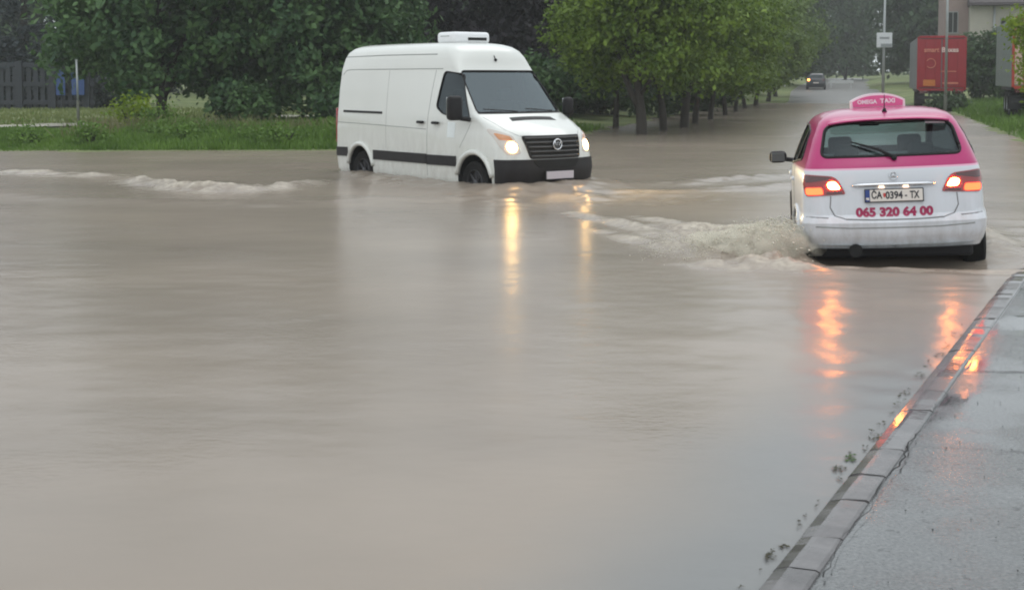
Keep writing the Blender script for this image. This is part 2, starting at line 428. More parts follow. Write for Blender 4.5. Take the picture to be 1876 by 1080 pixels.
# water pushed by the van's nose and wheels
fr = [v2w(-.9, -1.15), v2w(-.25, -1.1), v2w(.2, -.75), v2w(.3, 0), v2w(.2, .75), v2w(-.2, 1.15), v2w(-1.2, 1.5)]
ridge([v2w(-1.0, -1.1), v2w(-.35, -1.0), v2w(-.05, -.7), v2w(.03, 0), v2w(-.05, .7), v2w(-.3, 1.0), v2w(-1.2, 1.4)], .14, .46, .10, 65, .35, .8)
ridge([v2w(-4.9, -1.15), v2w(-3.8, -1.25), v2w(-2.4, -1.5), v2w(-1.2, -1.9)], .05, .22, .15, 66, .8)
ridge([v2w(.2, 1.2), v2w(.4, 2.2), v2w(.3, 3.6), v2w(0, 5.2)], .06, .35, .08, 67, .8)
ridge([v2w(1.4, 1.0), v2w(1.7, 2.6), v2w(1.4, 4.4)], .05, .35, .05, 68, .8)
ridge([v2w(.6, -1.2), v2w(.1, -2.6), v2w(-1.2, -4.2)], .03, .35, 0, 69, .8)
ch = np.exp(-(((WX-.6)/2.1)**2+((WY-18.7)/1.35)**2)**1.6)
H += ch*((fbm(WX*2.8, WY*3.0, 2, 121)-.4)*.10+(fbm(WX*5.5, WY*6, 2, 122)-.4)*.06)
ridge([v2w(-5.6, -1.0), v2w(-3, -1.0), v2w(-.2, -1.05)], .085, .40, .05, 123, .5)
# the taxi's wake: churned water thrown left of the rear wheel
tri = [t2w(.05, .8), (2.65, 11.45), (1.95, 11.62), (1.80, 12.4), (1.85, 13.2), (1.75, 14.2), (1.62, 15.1), (2.2, 15.0), t2w(2.6, 1.3), t2w(3.0, .85)]
d, _ = poly_dist(WX, WY, tri, True); ins = inside(WX, WY, tri); sd_ = np.where(ins, d, -d)
core = sstep(sd_, -.25, .45); n1 = fbm(WX*3.2, WY*2.6, 4, 71); n2 = fbm(WX*9, WY*8, 3, 72)
wheel = t2w(.55, 1.12); dw = np.hypot((WX-wheel[0])/.75, (WY-wheel[1])/.9)
n3_ = fbm(WX*7, WY*17, 3, 73)
H += core*((n1-.38)*.15+(n2-.42)*.14+(n3_-.44)*.15)
H += np.exp(-dw**2)*core*(.05+.24*n1+.16*(n2-.3))
FO = np.maximum(FO, core*sstep(n1+.5*(n3_-.45), .34, .60)*.8)
FO = np.maximum(FO, np.exp(-(dw/1.1)**2)*core*.6)
for k, (a, bb) in enumerate([((2.9, 11.40), (1.6, 11.9)), ((1.9, 12.2), (1.45, 14.4)), ((1.85, 13.6), (1.15, 15.9)), ((1.75, 12.6), (1.0, 14.6)), ((1.5, 14.6), (.7, 16.6)), ((2.4, 14.6), (1.5, 16.0))]):
    ridge([a, ((a[0]+bb[0])/2-.08, (a[1]+bb[1])/2), bb], .06 if k < 2 else .035, .15 if k < 2 else .10, .55, 80+k, 1.0)
# trough and stern wave behind the taxi, wash on its right
H -= .10*np.exp(-(poly_dist(WX, WY, [t2w(.25, .55), t2w(.25, -.75)])[0]/.50)**2)
ridge([t2w(-.52, 1.0), t2w(-.58, 0), t2w(-.50, -1.0), t2w(-.1, -1.8)], .022, .13, .55, 90, .8)
ridge([t2w(-.85, 1.2), t2w(-.95, 0), t2w(-.8, -1.0)], .015, .22, 0, 91, .5)
for k in range(5):
    ridge([t2w(.2+.9*k, -1.05-.1*k), t2w(.0+.8*k, -1.9-.2*k), t2w(-.4+.7*k, -3.0-.3*k)], .05-.004*k, .20, .42 if k < 2 else .12, 95+k, .9)
ridge([t2w(.3, -.95), t2w(1.6, -1.1), t2w(3.2, -1.05)], .09, .2, .5, 101, .8)
# under the taxi and the van the wheels churn it too
water = grid_mesh('flood_water', np.stack([WX, WY, H], 2), M.get('x') or 'black_gap'); water.data.materials.clear()
at = water.data.attributes.new('foam', 'FLOAT', 'POINT'); at.data.foreach_set('value', FO.astype(np.float32).ravel())
kd_ = (WX-.82)*(-.8954)+(WY-4.26)*.4453; SH = sstep(kd_+.5*(fbm(WX*1.2, WY*1.2, 3, 57)-.45), 1.0, .1)*sstep(WY, 10, 7)
a2 = water.data.attributes.new('shallow', 'FLOAT', 'POINT'); a2.data.foreach_set('value', SH.astype(np.float32).ravel())
tag(water, kind='structure'); water.name = 'water'
m, t, b = nodes('muddy_water'); N = t.nodes.new; L = t.links.new
tc = N('ShaderNodeTexCoord'); at = N('ShaderNodeAttribute'); at.attribute_name = 'foam'
mp = N('ShaderNodeMapping'); mp.inputs['Scale'].default_value = (.25, .35, 1); L(tc.outputs['Object'], mp.inputs['Vector'])
n1 = N('ShaderNodeTexNoise'); n1.inputs['Scale'].default_value = 1.; n1.inputs['Detail'].default_value = 5; L(mp.outputs[0], n1.inputs['Vector'])
cr = N('ShaderNodeValToRGB'); cr.color_ramp.elements[0].position = .3; cr.color_ramp.elements[0].color = (.225, .188, .152, 1)
cr.color_ramp.elements[1].position = .75; cr.color_ramp.elements[1].color = (.325, .270, .218, 1); L(n1.outputs['Fac'], cr.inputs[0])
nf = N('ShaderNodeTexNoise'); nf.inputs['Scale'].default_value = 14; nf.inputs['Detail'].default_value = 6; L(tc.outputs['Object'], nf.inputs['Vector'])
mr = N('ShaderNodeMapRange'); mr.inputs[1].default_value = .32; mr.inputs[2].default_value = .62; L(nf.outputs['Fac'], mr.inputs[0])
mu = N('ShaderNodeMath'); mu.operation = 'MULTIPLY'; L(mr.outputs[0], mu.inputs[0]); L(at.outputs['Fac'], mu.inputs[1])
mm = N('ShaderNodeMix'); mm.data_type = 'RGBA'; mm.inputs[7].default_value = (.62, .565, .465, 1)
as_ = N('ShaderNodeAttribute'); as_.attribute_name = 'shallow'      # a hand's depth over wet asphalt: the silt no longer hides the road
ms = N('ShaderNodeMix'); ms.data_type = 'RGBA'; ms.inputs[7].default_value = (.185, .187, .183, 1); L(as_.outputs['Fac'], ms.inputs[0]); L(cr.outputs[0], ms.inputs[6])
L(mu.outputs[0], mm.inputs[0]); L(ms.outputs[2], mm.inputs[6]); L(mm.outputs[2], b.inputs['Base Color'])
ro = N('ShaderNodeMapRange'); ro.inputs[3].default_value = .24; ro.inputs[4].default_value = .6; L(at.outputs['Fac'], ro.inputs[0]); L(ro.outputs[0], b.inputs['Roughness'])
b.inputs['IOR'].default_value = 1.33
mp2 = N('ShaderNodeMapping'); mp2.inputs['Scale'].default_value = (3.0, 4.6, 1); L(tc.outputs['Object'], mp2.inputs['Vector'])
n3 = N('ShaderNodeTexNoise'); n3.inputs['Scale'].default_value = 1.6; n3.inputs['Detail'].default_value = 3; L(mp2.outputs[0], n3.inputs['Vector'])
n4 = N('ShaderNodeTexNoise'); n4.inputs['Scale'].default_value = .22; L(tc.outputs['Object'], n4.inputs['Vector'])
mr4 = N('ShaderNodeMapRange'); mr4.inputs[1].default_value = .38; mr4.inputs[2].default_value = .68; mr4.inputs[3].default_value = .25; L(n4.outputs['Fac'], mr4.inputs[0])
ml = N('ShaderNodeMath'); ml.operation = 'MULTIPLY'; L(n3.outputs['Fac'], ml.inputs[0]); L(mr4.outputs[0], ml.inputs[1])
bp = N('ShaderNodeBump'); bp.inputs['Strength'].default_value = .32; bp.inputs['Distance'].default_value = .016
mp3 = N('ShaderNodeMapping'); mp3.inputs['Scale'].default_value = (9, 19, 1); L(tc.outputs['Object'], mp3.inputs['Vector'])
n6 = N('ShaderNodeTexNoise'); n6.inputs['Scale'].default_value = 1.5; n6.inputs['Detail'].default_value = 2; L(mp3.outputs[0], n6.inputs['Vector'])
bp2 = N('ShaderNodeBump'); bp2.inputs['Strength'].default_value = .75; bp2.inputs['Distance'].default_value = .008
n7 = N('ShaderNodeTexNoise'); n7.inputs['Scale'].default_value = .45; n7.inputs['Detail'].default_value = 2; L(tc.outputs['Object'], n7.inputs['Vector'])
m7 = N('ShaderNodeMapRange'); m7.inputs[1].default_value = .52; m7.inputs[2].default_value = .70; m7.inputs[3].default_value = .04; L(n7.outputs['Fac'], m7.inputs[0])
l7 = N('ShaderNodeMath'); l7.operation = 'MULTIPLY'; L(n6.outputs['Fac'], l7.inputs[0]); L(m7.outputs[0], l7.inputs[1])
L(l7.outputs[0], bp2.inputs['Height'])
L(ml.outputs[0], bp.inputs['Height']); L(bp2.outputs[0], bp.inputs['Normal']); L(bp.outputs[0], b.inputs['Normal'])
water.data.materials.append(m)

# thrown drops and clots of water beside the taxi's rear wheel
def drops(name, pts, rad, mat):
    o6 = np.array([(1, 0, 0), (-1, 0, 0), (0, 1, 0), (0, -1, 0), (0, 0, 1), (0, 0, -1)], float)
    f8 = np.array([(0, 2, 4), (2, 1, 4), (1, 3, 4), (3, 0, 4), (2, 0, 5), (1, 2, 5), (3, 1, 5), (0, 3, 5)])
    n = len(pts); st = np.stack([rad*rng.uniform(.7, 1.6, n), rad*rng.uniform(.7, 1.4, n), rad*rng.uniform(.6, 1.3, n)], 1)
    V = (pts[:, None, :]+o6[None]*st[:, None, :]).reshape(-1, 3); F = (f8[None]+(np.arange(n)*6)[:, None, None]).reshape(-1, 3)
    return raw(name, V, F.tolist(), mat, None, True)
m, t, b = nodes('spray'); b.inputs['Base Color'].default_value = (.72, .68, .57, 1); b.inputs['Roughness'].default_value = .35
b.inputs['IOR'].default_value = 1.33; b.inputs['Alpha'].default_value = .8
n = 5200; a = rng.beta(1.1, 2.4, n); pw = np.array(t2w(.55, .98)); di = rng.normal(0, .30, n)
px = pw[0]-a*1.7*np.cos(di)+rng.normal(0, .05, n); py = pw[1]-.25+a*1.5*np.sin(di)+rng.normal(0, .22, n)
pz = (.10+.26*(1-a)**1.3)*rng.uniform(0, 1, n)**1.1+.01
sp = drops('water_spray', np.stack([px, py, pz], 1), rng.uniform(.002, .012, n)*rng.uniform(.3, 1, n)*(1.2-.5*a), 'spray')
tag(sp, 'muddy water drops thrown up beside the rear wheel of the pink taxi', 'spray', kind='stuff')
# the fine mist of that splash: a lumpy cloud of suspended water
bm = bmesh.new(); bmesh.ops.create_icosphere(bm, subdivisions=4, radius=1)
for v in bm.verts:
    c = v.co.copy(); k = 1+.35*(fbm(np.array([c.x*2.2+c.z*1.3+5]), np.array([c.y*2.2-c.z+5]), 3, 77)[0]-.45)*2
    v.co = Vector((c.x*.66*k, c.y*.55*k, max(-.10, c.z*.17*k*(1+.45*c.x)))); v.co.y += .15*c.x*c.x
me = bpy.data.meshes.new('splash_mist'); bm.to_mesh(me); bm.free(); mist = link('splash_mist', me)
mist.location = (pw[0]-.40, pw[1]-.30, .10)
tag(mist, 'pale muddy splash mist hanging beside the rear wheel of the pink taxi', 'spray', kind='stuff')
m = bpy.data.materials.new('splash_mist'); m.use_nodes = True; t = m.node_tree; t.nodes.clear(); N = t.nodes.new; L = t.links.new
tc = N('ShaderNodeTexCoord'); no = N('ShaderNodeTexNoise'); no.inputs['Scale'].default_value = 7; no.inputs['Detail'].default_value = 4; L(tc.outputs['Object'], no.inputs['Vector'])
mr = N('ShaderNodeMapRange'); mr.inputs[1].default_value = .42; mr.inputs[2].default_value = .66; mr.inputs[3].default_value = .4; mr.inputs[4].default_value = 12.; L(no.outputs['Fac'], mr.inputs[0])
vo = N('ShaderNodeVolumePrincipled'); vo.inputs['Color'].default_value = (.93, .90, .78, 1); L(mr.outputs[0], vo.inputs['Density'])
ou = N('ShaderNodeOutputMaterial'); L(vo.outputs[0], ou.inputs['Volume']); mist.data.materials.append(m)

# ------------------------------------------------------------------ pavement and kerb
KO = np.array((.82, 4.26)); KD = np.array((.4453, .8954)); KN = np.array((.8954, -.4453))   # waterside edge, direction, away from the road
def pz_(s):                                   # the pavement dips under the flood at its far end
    return np.where(s < 1.2, .030, np.where(s < 7.8, .030-(s-1.2)*.0026, .0128-(s-7.8)*.04))
m, t, b = nodes('wet_pavement'); N = t.nodes.new; L = t.links.new
tc = N('ShaderNodeTexCoord')
n1 = N('ShaderNodeTexNoise'); n1.inputs['Scale'].default_value = 1.3; n1.inputs['Detail'].default_value = 4; L(tc.outputs['Object'], n1.inputs['Vector'])
n2 = N('ShaderNodeTexNoise'); n2.inputs['Scale'].default_value = 70; n2.inputs['Detail'].default_value = 5; L(tc.outputs['Object'], n2.inputs['Vector'])
n5 = N('ShaderNodeTexNoise'); n5.inputs['Scale'].default_value = 17; n5.inputs['Detail'].default_value = 2; L(tc.outputs['Object'], n5.inputs['Vector'])
cr = N('ShaderNodeValToRGB'); cr.color_ramp.elements[0].color = (.062, .065, .066, 1); cr.color_ramp.elements[0].position = .36; cr.color_ramp.elements[1].position = .66; cr.color_ramp.elements[1].color = (.135, .138, .137, 1); L(n2.outputs['Fac'], cr.inputs[0])
dk = N('ShaderNodeMapRange'); dk.inputs[1].default_value = .66; dk.inputs[2].default_value = .72; dk.inputs[3].default_value = 1; dk.inputs[4].default_value = .35; L(n5.outputs['Fac'], dk.inputs[0])
mc = N('ShaderNodeMix'); mc.data_type = 'RGBA'; mc.blend_type = 'MULTIPLY'; mc.inputs[0].default_value = 1
L(cr.outputs[0], mc.inputs[6]); L(dk.outputs[0], mc.inputs[7]); L(mc.outputs[2], b.inputs['Base Color'])
# standing film of water in the low patches
wr_ = N('ShaderNodeMapRange'); wr_.inputs[1].default_value = .42; wr_.inputs[2].default_value = .56; wr_.inputs[3].default_value = .06; wr_.inputs[4].default_value = .24
L(n1.outputs['Fac'], wr_.inputs[0]); L(wr_.outputs[0], b.inputs['Roughness']); b.inputs['Specular IOR Level'].default_value = .6
bs = N('ShaderNodeMapRange'); bs.inputs[1].default_value = .42; bs.inputs[2].default_value = .56; bs.inputs[3].default_value = .06; bs.inputs[4].default_value = .32; L(n1.outputs['Fac'], bs.inputs[0])
bp = N('ShaderNodeBump'); bp.inputs['Distance'].default_value = .006; L(bs.outputs[0], bp.inputs['Strength']); L(n2.outputs['Fac'], bp.inputs['Height']); L(bp.outputs[0], b.inputs['Normal'])
ss = np.arange(-4.5, 9.6, .12); ww = np.concatenate([[.158, .178], np.arange(.2, 6.2, .15)])
S, W_ = np.meshgrid(ss, ww); PX = KO[0]+KD[0]*S+KN[0]*W_; PY = KO[1]+KD[1]*S+KN[1]*W_
PZ = pz_(S)+np.minimum(W_-.17, 3)*.008+(fbm(PX*2.2, PY*2.2, 3, 31)-.44)*.014*sstep(W_, .17, .5)-.006*sstep(-W_, -.2, -.17)
edge = np.where(W_ < .19, (fbm(S*5, S*0, 3, 37)-.45)*.022, 0)
pav = grid_mesh('pavement', np.stack([PX+KN[0]*np.maximum(edge, -.004), PY+KN[1]*np.maximum(edge, -.004), PZ], 2), 'wet_pavement'); tag(pav, kind='structure')
m, t, b = nodes('wet_kerb'); N = t.nodes.new; L = t.links.new
tc = N('ShaderNodeTexCoord'); n1 = N('ShaderNodeTexNoise'); n1.inputs['Scale'].default_value = 5; n1.inputs['Detail'].default_value = 9; n1.inputs['Roughness'].default_value = .65; L(tc.outputs['Object'], n1.inputs['Vector'])
cr = N('ShaderNodeValToRGB'); cr.color_ramp.elements[0].position = .35; cr.color_ramp.elements[1].position = .68; cr.color_ramp.elements[0].color = (.045, .042, .042, 1); cr.color_ramp.elements[1].color = (.125, .115, .115, 1); L(n1.outputs['Fac'], cr.inputs[0]); L(cr.outputs[0], b.inputs['Base Color'])
oi = N('ShaderNodeObjectInfo'); mr = N('ShaderNodeMapRange'); mr.inputs[3].default_value = .09; mr.inputs[4].default_value = .20; L(oi.outputs['Random'], mr.inputs[0]); L(mr.outputs[0], b.inputs['Roughness'])
n2 = N('ShaderNodeTexNoise'); n2.inputs['Scale'].default_value = 30; L(tc.outputs['Object'], n2.inputs['Vector'])
bp = N('ShaderNodeBump'); bp.inputs['Strength'].default_value = .06; bp.inputs['Distance'].default_value = .01; L(n2.outputs['Fac'], bp.inputs['Height']); L(bp.outputs[0], b.inputs['Normal'])
kerb = empty('kerb', (KO[0], KO[1], 0), (0, 0, math.atan2(KD[1], KD[0]))); tag(kerb, kind='structure')
prof = [(0, -.22), (0, -.030), (.012, -.016), (.055, -.003), (.075, .0), (.150, .003), (.162, -.002), (.165, -.012), (.165, -.22)]
s = -4.4; k = 0; rr = random.Random(5)
gaps = []
while s < 8.2:
    l = .42+rr.uniform(-.07, .07)
    if 1.45 < s < 1.9: l = .80
    gap = rr.choice((.004, .005, .012, .016)); me_v = []; tilt = rr.uniform(-.004, .004); nseg = 4
    for i in range(nseg+1):
        u = i/nseg*(l-gap); z0 = float(pz_(np.array(s+u)))+tilt*(i/nseg-.5)+.003+(rr.uniform(-.004, .001) if i in (0, nseg) else rr.uniform(-.0015, .0015))
        jog = (rr.uniform(-.012, .010) if i in (0, nseg) else 0)
        for a_, h_ in prof: me_v.append((u+jog*(1 if a_ > .06 else -.5), -a_, z0+h_))
    n_ = len(prof); F = [(i*n_+j, i*n_+j+1, (i+1)*n_+j+1, (i+1)*n_+j) for i in range(nseg) for j in range(n_-1)]
    F += [tuple(range(n_-1, -1, -1)), tuple(nseg*n_+j for j in range(n_))]
    st = raw('kerb_stone', me_v, F, 'wet_kerb', kerb); st.location = (s, 0, 0); s += l
bed = raw('kerb_joint_bed', [(-4.5, -.004, -.3), (9.4, -.004, -.3), (9.4, -.168, -.3), (-4.5, -.168, -.3)]+[(x_, y_, float(pz_(np.array(x_)))-.018) for x_, y_ in ((-4.5, -.012), (1.2, -.012), (9.4, -.012), (9.4, -.166), (1.2, -.166), (-4.5, -.166))],
          [(4, 5, 8, 9), (5, 6, 7, 8), (0, 1, 6, 5, 4), (2, 3, 9, 8, 7)], 'black_gap', kerb)
# a ragged dark crack where the pavement has come away from the kerb
pts = [(s_, .176+.012*math.sin(s_*9)+rr.uniform(-.008, .008)) for s_ in np.arange(.1, 3.0, .05)]
V = []; F = []
for i, (s_, c_) in enumerate(pts):
    wd = max(.0006, .004*(fbm(np.array([s_*3.1]), np.array([.3]), 3, 9)[0]-.26)*2.4)
    for q in (-wd, wd):
        p = KO+KD*s_+KN*(c_+q); V.append((p[0], p[1], float(pz_(np.array(s_)))+.0135))
    if i: F.append((2*i-2, 2*i-1, 2*i+1, 2*i))
raw('crack', V, F, 'black_gap', pav)
# leaf litter caught along the water's edge
def litter(cx, cy, n, r, mat, sz, parent=None):
    V = []
    for _ in range(n):
        a = rr.uniform(0, 2*PI); q = r*math.sqrt(rr.random()); x, y = q*math.cos(a)*1.5, q*math.sin(a)*.7
        x, y = x*KD[0]-y*KD[1], x*KD[1]+y*KD[0]
        h = rr.uniform(0, PI); l = sz*rr.uniform(.4, 1.05); wd = l*rr.uniform(.25, .5); c_, s_ = math.cos(h), math.sin(h)
        for u, v in ((-l, 0), (0, -wd), (l, 0), (0, wd)):
            V.append((x+u*c_-v*s_, y+u*s_+v*c_, .005+rr.uniform(0, .004)))
    o = fast_quads('leaf_litter', np.array(V), n, mat); o.location = (cx, cy, 0)
    return o
lit = [(.02, .06, 9, .020, .012), (.28, .05, 16, .028, .016), (.40, .03, 12, .022, .014), (.72, .035, 9, .016, .010), (.82, .03, 7, .014, .010), (1.27, .035, 14, .024, .014), (1.47, .05, 20, .034, .016),
       (2.0, .03, 18, .035, .016), (2.12, .02, 12, .03, .012), (2.55, .03, 16, .022, .014), (2.75, .025, 14, .03, .014), (3.0, .03, 14, .035, .014), (3.5, .03, 16, .04, .014), (3.75, .02, 12, .035, .014), (4.1, .03, 14, .04, .014), (4.4, .02, 12, .04, .016), (4.8, .03, 12, .05, .016)]
lit += [(rr.uniform(-.1, 5.2), rr.uniform(.012, .075), rr.randint(2, 6), rr.uniform(.006, .014), rr.uniform(.006, .012)) for _ in range(34)]
for s_, off, n_, r_, z_ in lit:
    s_ += rr.uniform(-.05, .05); off = max(.012, off+rr.uniform(-.015, .02)); n_ = max(7, int(n_*rr.uniform(.4, 1.2)))
    p = KO+KD*s_-KN*off
    tag(litter(p[0], p[1], n_, r_, 'debris', z_), 'small dark clump of wet leaf litter floating along the kerb', 'leaf litter', 'leaf litter along the kerb', 'thing')
p = KO+KD*1.66-KN*.045
tag(litter(p[0], p[1], 26, .042, 'debris_green', .018), 'green clump of leaves floating against the kerb, greener than the rest', 'leaf litter', 'leaf litter along the kerb', 'thing')

def crack_line(pts, wd):
    V = []; F = []; k = 0
    for (a, b_) in zip(pts, pts[1:]):
        n_ = max(2, int(math.hypot(b_[0]-a[0], b_[1]-a[1])/.05))
        for i in range(n_):
            t_ = i/n_; s_ = a[0]+(b_[0]-a[0])*t_; c_ = a[1]+(b_[1]-a[1])*t_+rr.uniform(-.012, .012); q = wd*rr.uniform(.2, 1)
            p = KO+KD*(s_+rr.uniform(-.008, .008))+KN*c_; z_ = float(pz_(np.array(s_)))+min(c_-.17, 3)*.008+float((fbm(np.array([p[0]*2.2]), np.array([p[1]*2.2]), 3, 31)[0]-.44)*.014*sstep(np.array(c_), .17, .5))+.0035
            for e in (-q, q): V.append((p[0]+KD[0]*e, p[1]+KD[1]*e, z_))
            if k: F.append((2*k-2, 2*k-1, 2*k+1, 2*k))
            k += 1
    return raw('crack', V, F, 'black_gap', pav)
crack_line([(1.9, .2), (2.0, .7), (1.9, 1.3)], .0025); crack_line([(3.6, .2), (3.9, .9), (3.7, 1.6)], .010); crack_line([(5.6, .25), (5.9, .8), (5.7, 1.5)], .012); crack_line([(6.6, .3), (6.7, 1.1)], .012)
n = 420; gs = rng.uniform(-.6, 5.5, n); gw = rng.uniform(.2, 2.6, n); px = KO[0]+KD[0]*gs+KN[0]*gw; py = KO[1]+KD[1]*gs+KN[1]*gw
gr_ = drops('grit', np.stack([px, py, pz_(gs)+np.minimum(gw-.17, 3)*.008+.004], 1), rng.uniform(.001, .0038, n), 'rubber'); gr_.parent = pav; tag(gr_, kind='stuff')

# ------------------------------------------------------------------ vehicle shell tools
def loft_ring(p, nf=8, nc=7, ns=30):
    """half outline (front centre -> left side -> rear centre) from a dict of section values"""
    P = []
    xf, xr, wf, wm, wr, bf, br, rf, r2 = (p[k] for k in ('xf', 'xr', 'wf', 'wm', 'wr', 'bf', 'br', 'rf', 'rr'))
    xc, xd = xf-bf, xr+br
    ye = wf-rf*.9; yr = wr-r2*.9
    front = lambda y: xf-bf*(y/wf)**2
    rear = lambda y: xr+br*(y/wr)**2
    x0, x1 = xc-rf, xd+r2
    def side(x):
        u = (x-x0)/(x1-x0); a = wf*(1-u)*(1-2*u)+4*wm*u*(1-u)+wr*u*(2*u-1); return a
    for i in range(nf): y = ye*i/nf; P.append((front(y), y))
    a = (front(ye), ye); c = (front(wf)+.0, wf); e = (x0, side(x0))
    for i in range(nc+1): t = i/nc; P.append(tuple(a[k]*(1-t)**2+c[k]*2*t*(1-t)+e[k]*t*t for k in (0, 1)))
    for i in range(1, ns): x = x0+(x1-x0)*i/ns; P.append((x, side(x)))
    a = (x1, side(x1)); c = (rear(wr), wr); e = (rear(yr), yr)
    for i in range(nc+1): t = i/nc; P.append(tuple(a[k]*(1-t)**2+c[k]*2*t*(1-t)+e[k]*t*t for k in (0, 1)))
    for i in range(nf-1, -1, -1): y = yr*i/nf; P.append((rear(y), y))
    return P
KEYS = ('xf', 'xr', 'wf', 'wm', 'wr', 'bf', 'br', 'rf', 'rr')
def section(table, z, inset=0.):
    zs = [r[0] for r in table]; d = {k: float(np.interp(z, zs, [r[i+1] for r in table])) for i, k in enumerate(KEYS)}
    if inset:
        d['xf'] -= inset; d['xr'] += inset
        for k in ('wf', 'wm', 'wr'): d[k] -= inset
    return d
def loft(table, zs, inset=0., xclip=None):
    V = []; F = []; n = None
    for z in zs:
        d = section(table, z, inset)
        if xclip and d['xr'] < xclip:
            full = section(table, z); x0 = full['xf']-full['bf']-full['rf']; x1 = full['xr']+full['br']+full['rr']
            def wid(x, f=full, x0=x0, x1=x1):
                u = (x-x0)/(x1-x0); return f['wf']*(1-u)*(1-2*u)+4*f['wm']*u*(1-u)+f['wr']*u*(2*u-1)
            d['xr'] = xclip; d['wr'] = wid(xclip)-inset; d['wm'] = wid((x0+xclip)/2)-inset
        h = loft_ring(d); ring = h+[(x, -y) for x, y in reversed(h[1:-1])]; n = len(ring)
        V += [(x, y, z) for x, y in ring]
    for i in range(len(zs)-1):
        for k in range(n): F.append((i*n+k, i*n+(k+1) % n, (i+1)*n+(k+1) % n, (i+1)*n+k))
    F.append(tuple(range(n-1, -1, -1))); F.append(tuple((len(zs)-1)*n+k for k in range(n)))
    return V, F
def zlist(table, extra, step):
    zs = sorted(set([r[0] for r in table]+list(extra))); out = [zs[0]]
    for z in zs[1:]:
        k = max(1, round((z-out[-1])/step)); a = out[-1]
        out += [a+(z-a)*i/k for i in range(1, k+1)]
    return out
def to_bvh(V, F): return BVHTree.FromPolygons([Vector(v) for v in V], F)
def hit(bvh, axis, u, v, sgn):
    """project (u,v) on the shell: axis 'x' takes (y,z), axis 'y' takes (x,z), axis 'z' takes (x,y); sgn = the side it is seen from"""
    if axis == 'x': o = Vector((8*sgn, u, v)); d = Vector((-sgn, 0, 0))
    elif axis == 'y': o = Vector((u, 8*sgn, v)); d = Vector((0, -sgn, 0))
    else: o = Vector((u, v, 8)); d = Vector((0, 0, -1))
    p, n, _, _ = bvh.ray_cast(o, d)
    if p is None: return None, None
    if n.dot(d) > 0: n = -n
    return p, n
def panel(name, bvh, axis, sgn, poly, off, mat, parent, nu=18, nv=8, skirt=.012, smooth=True):
    """a skin over the shell inside a (u-monotone) outline, standing off by off"""
    poly = [tuple(p) for p in poly]; us = [p[0] for p in poly]; u0, u1 = min(us), max(us)
    V = []; rows = []
    for i in range(nu+1):
        t = i/nu; u = u0+(u1-u0)*(.5-.5*math.cos(PI*t)) if nu > 3 else u0+(u1-u0)*t
        u = min(max(u, u0+1e-5), u1-1e-5); ys = []
        for a, b in zip(poly, poly[1:]+poly[:1]):
            if (a[0]-u)*(b[0]-u) <= 0 and a[0] != b[0]: ys.append(a[1]+(b[1]-a[1])*(u-a[0])/(b[0]-a[0]))
        if not ys: continue
        lo, hi = min(ys), max(ys); col = []
        for j in range(nv+1):
            v = lo+(hi-lo)*j/nv; p, n = hit(bvh, axis, u, v, sgn)
            if p is None:
                p = Vector(V[-1]) if V else Vector((0, 0, 0)); n = Vector((0, 0, 0))
            col.append(len(V)); V.append(tuple(p+n*off))
        rows.append((col, lo, hi))
    F = []
    for (a, _, _), (b, _, _) in zip(rows, rows[1:]):
        for j in range(nv): F.append((a[j], b[j], b[j+1], a[j+1]))
    me = bpy.data.meshes.new(name); me.from_pydata(V, [], F); me.update()
    bm = bmesh.new(); bm.from_mesh(me); bmesh.ops.remove_doubles(bm, verts=bm.verts, dist=1e-5); bmesh.ops.recalc_face_normals(bm, faces=bm.faces)
    out = Vector((sgn, 0, 0)) if axis == 'x' else Vector((0, sgn, 0)) if axis == 'y' else Vector((0, 0, 1))
    if sum((f.normal.dot(out) for f in bm.faces), 0.) < 0: bmesh.ops.reverse_faces(bm, faces=bm.faces)
    if skirt:
        bm.normal_update(); nr = {v: v.normal.copy() for v in bm.verts}
        be = [e for e in bm.edges if e.is_boundary]; q = bmesh.ops.extrude_edge_only(bm, edges=be)
        for v in [g for g in q['geom'] if isinstance(g, bmesh.types.BMVert)]:
            o_ = [e.other_vert(v) for e in v.link_edges if e.other_vert(v) in nr]
            if o_: v.co -= nr[o_[0]]*skirt
    bm.to_mesh(me); bm.free()
    o = link(name, me, parent, (mat,), smooth)
    if smooth: me.set_sharp_from_angle(angle=math.radians(50))
    return o
def seam(name, bvh, axis, sgn, pts, r, mat, parent, off=0., closed=False, step=.05):
    P = []; pts = list(pts)+([pts[0]] if closed else [])
    for a, b in zip(pts, pts[1:]):
        k = max(1, int(math.hypot(b[0]-a[0], b[1]-a[1])/step))
        for i in range(k): P.append((a[0]+(b[0]-a[0])*i/k, a[1]+(b[1]-a[1])*i/k))
    P.append(pts[-1]); W = []
    for u, v in P:
        p, n = hit(bvh, axis, u, v, sgn)
        if p is not None: W.append(p+n*off)
    mb = MB(); mb.tube(W, r, 6); return mb.build(name, mat, parent, True)
def boolean(o, cutter, op='DIFFERENCE'):
    md = o.modifiers.new('b', 'BOOLEAN'); md.operation = op; md.object = cutter; md.solver = 'EXACT'
    try: md.material_mode = 'INDEX'
    except Exception: pass
    me = bpy.data.meshes.new_from_object(o.evaluated_get(bpy.context.evaluated_depsgraph_get()))
    o.modifiers.clear(); old = o.data; o.data = me; bpy.data.meshes.remove(old)
    cm = cutter.data; bpy.data.objects.remove(cutter); bpy.data.meshes.remove(cm)
def cutter(mb, idx=1, mats=()):
    o = mb.build('cut', mats)
    o.data.polygons.foreach_set('material_index', [idx]*len(o.data.polygons)); return o
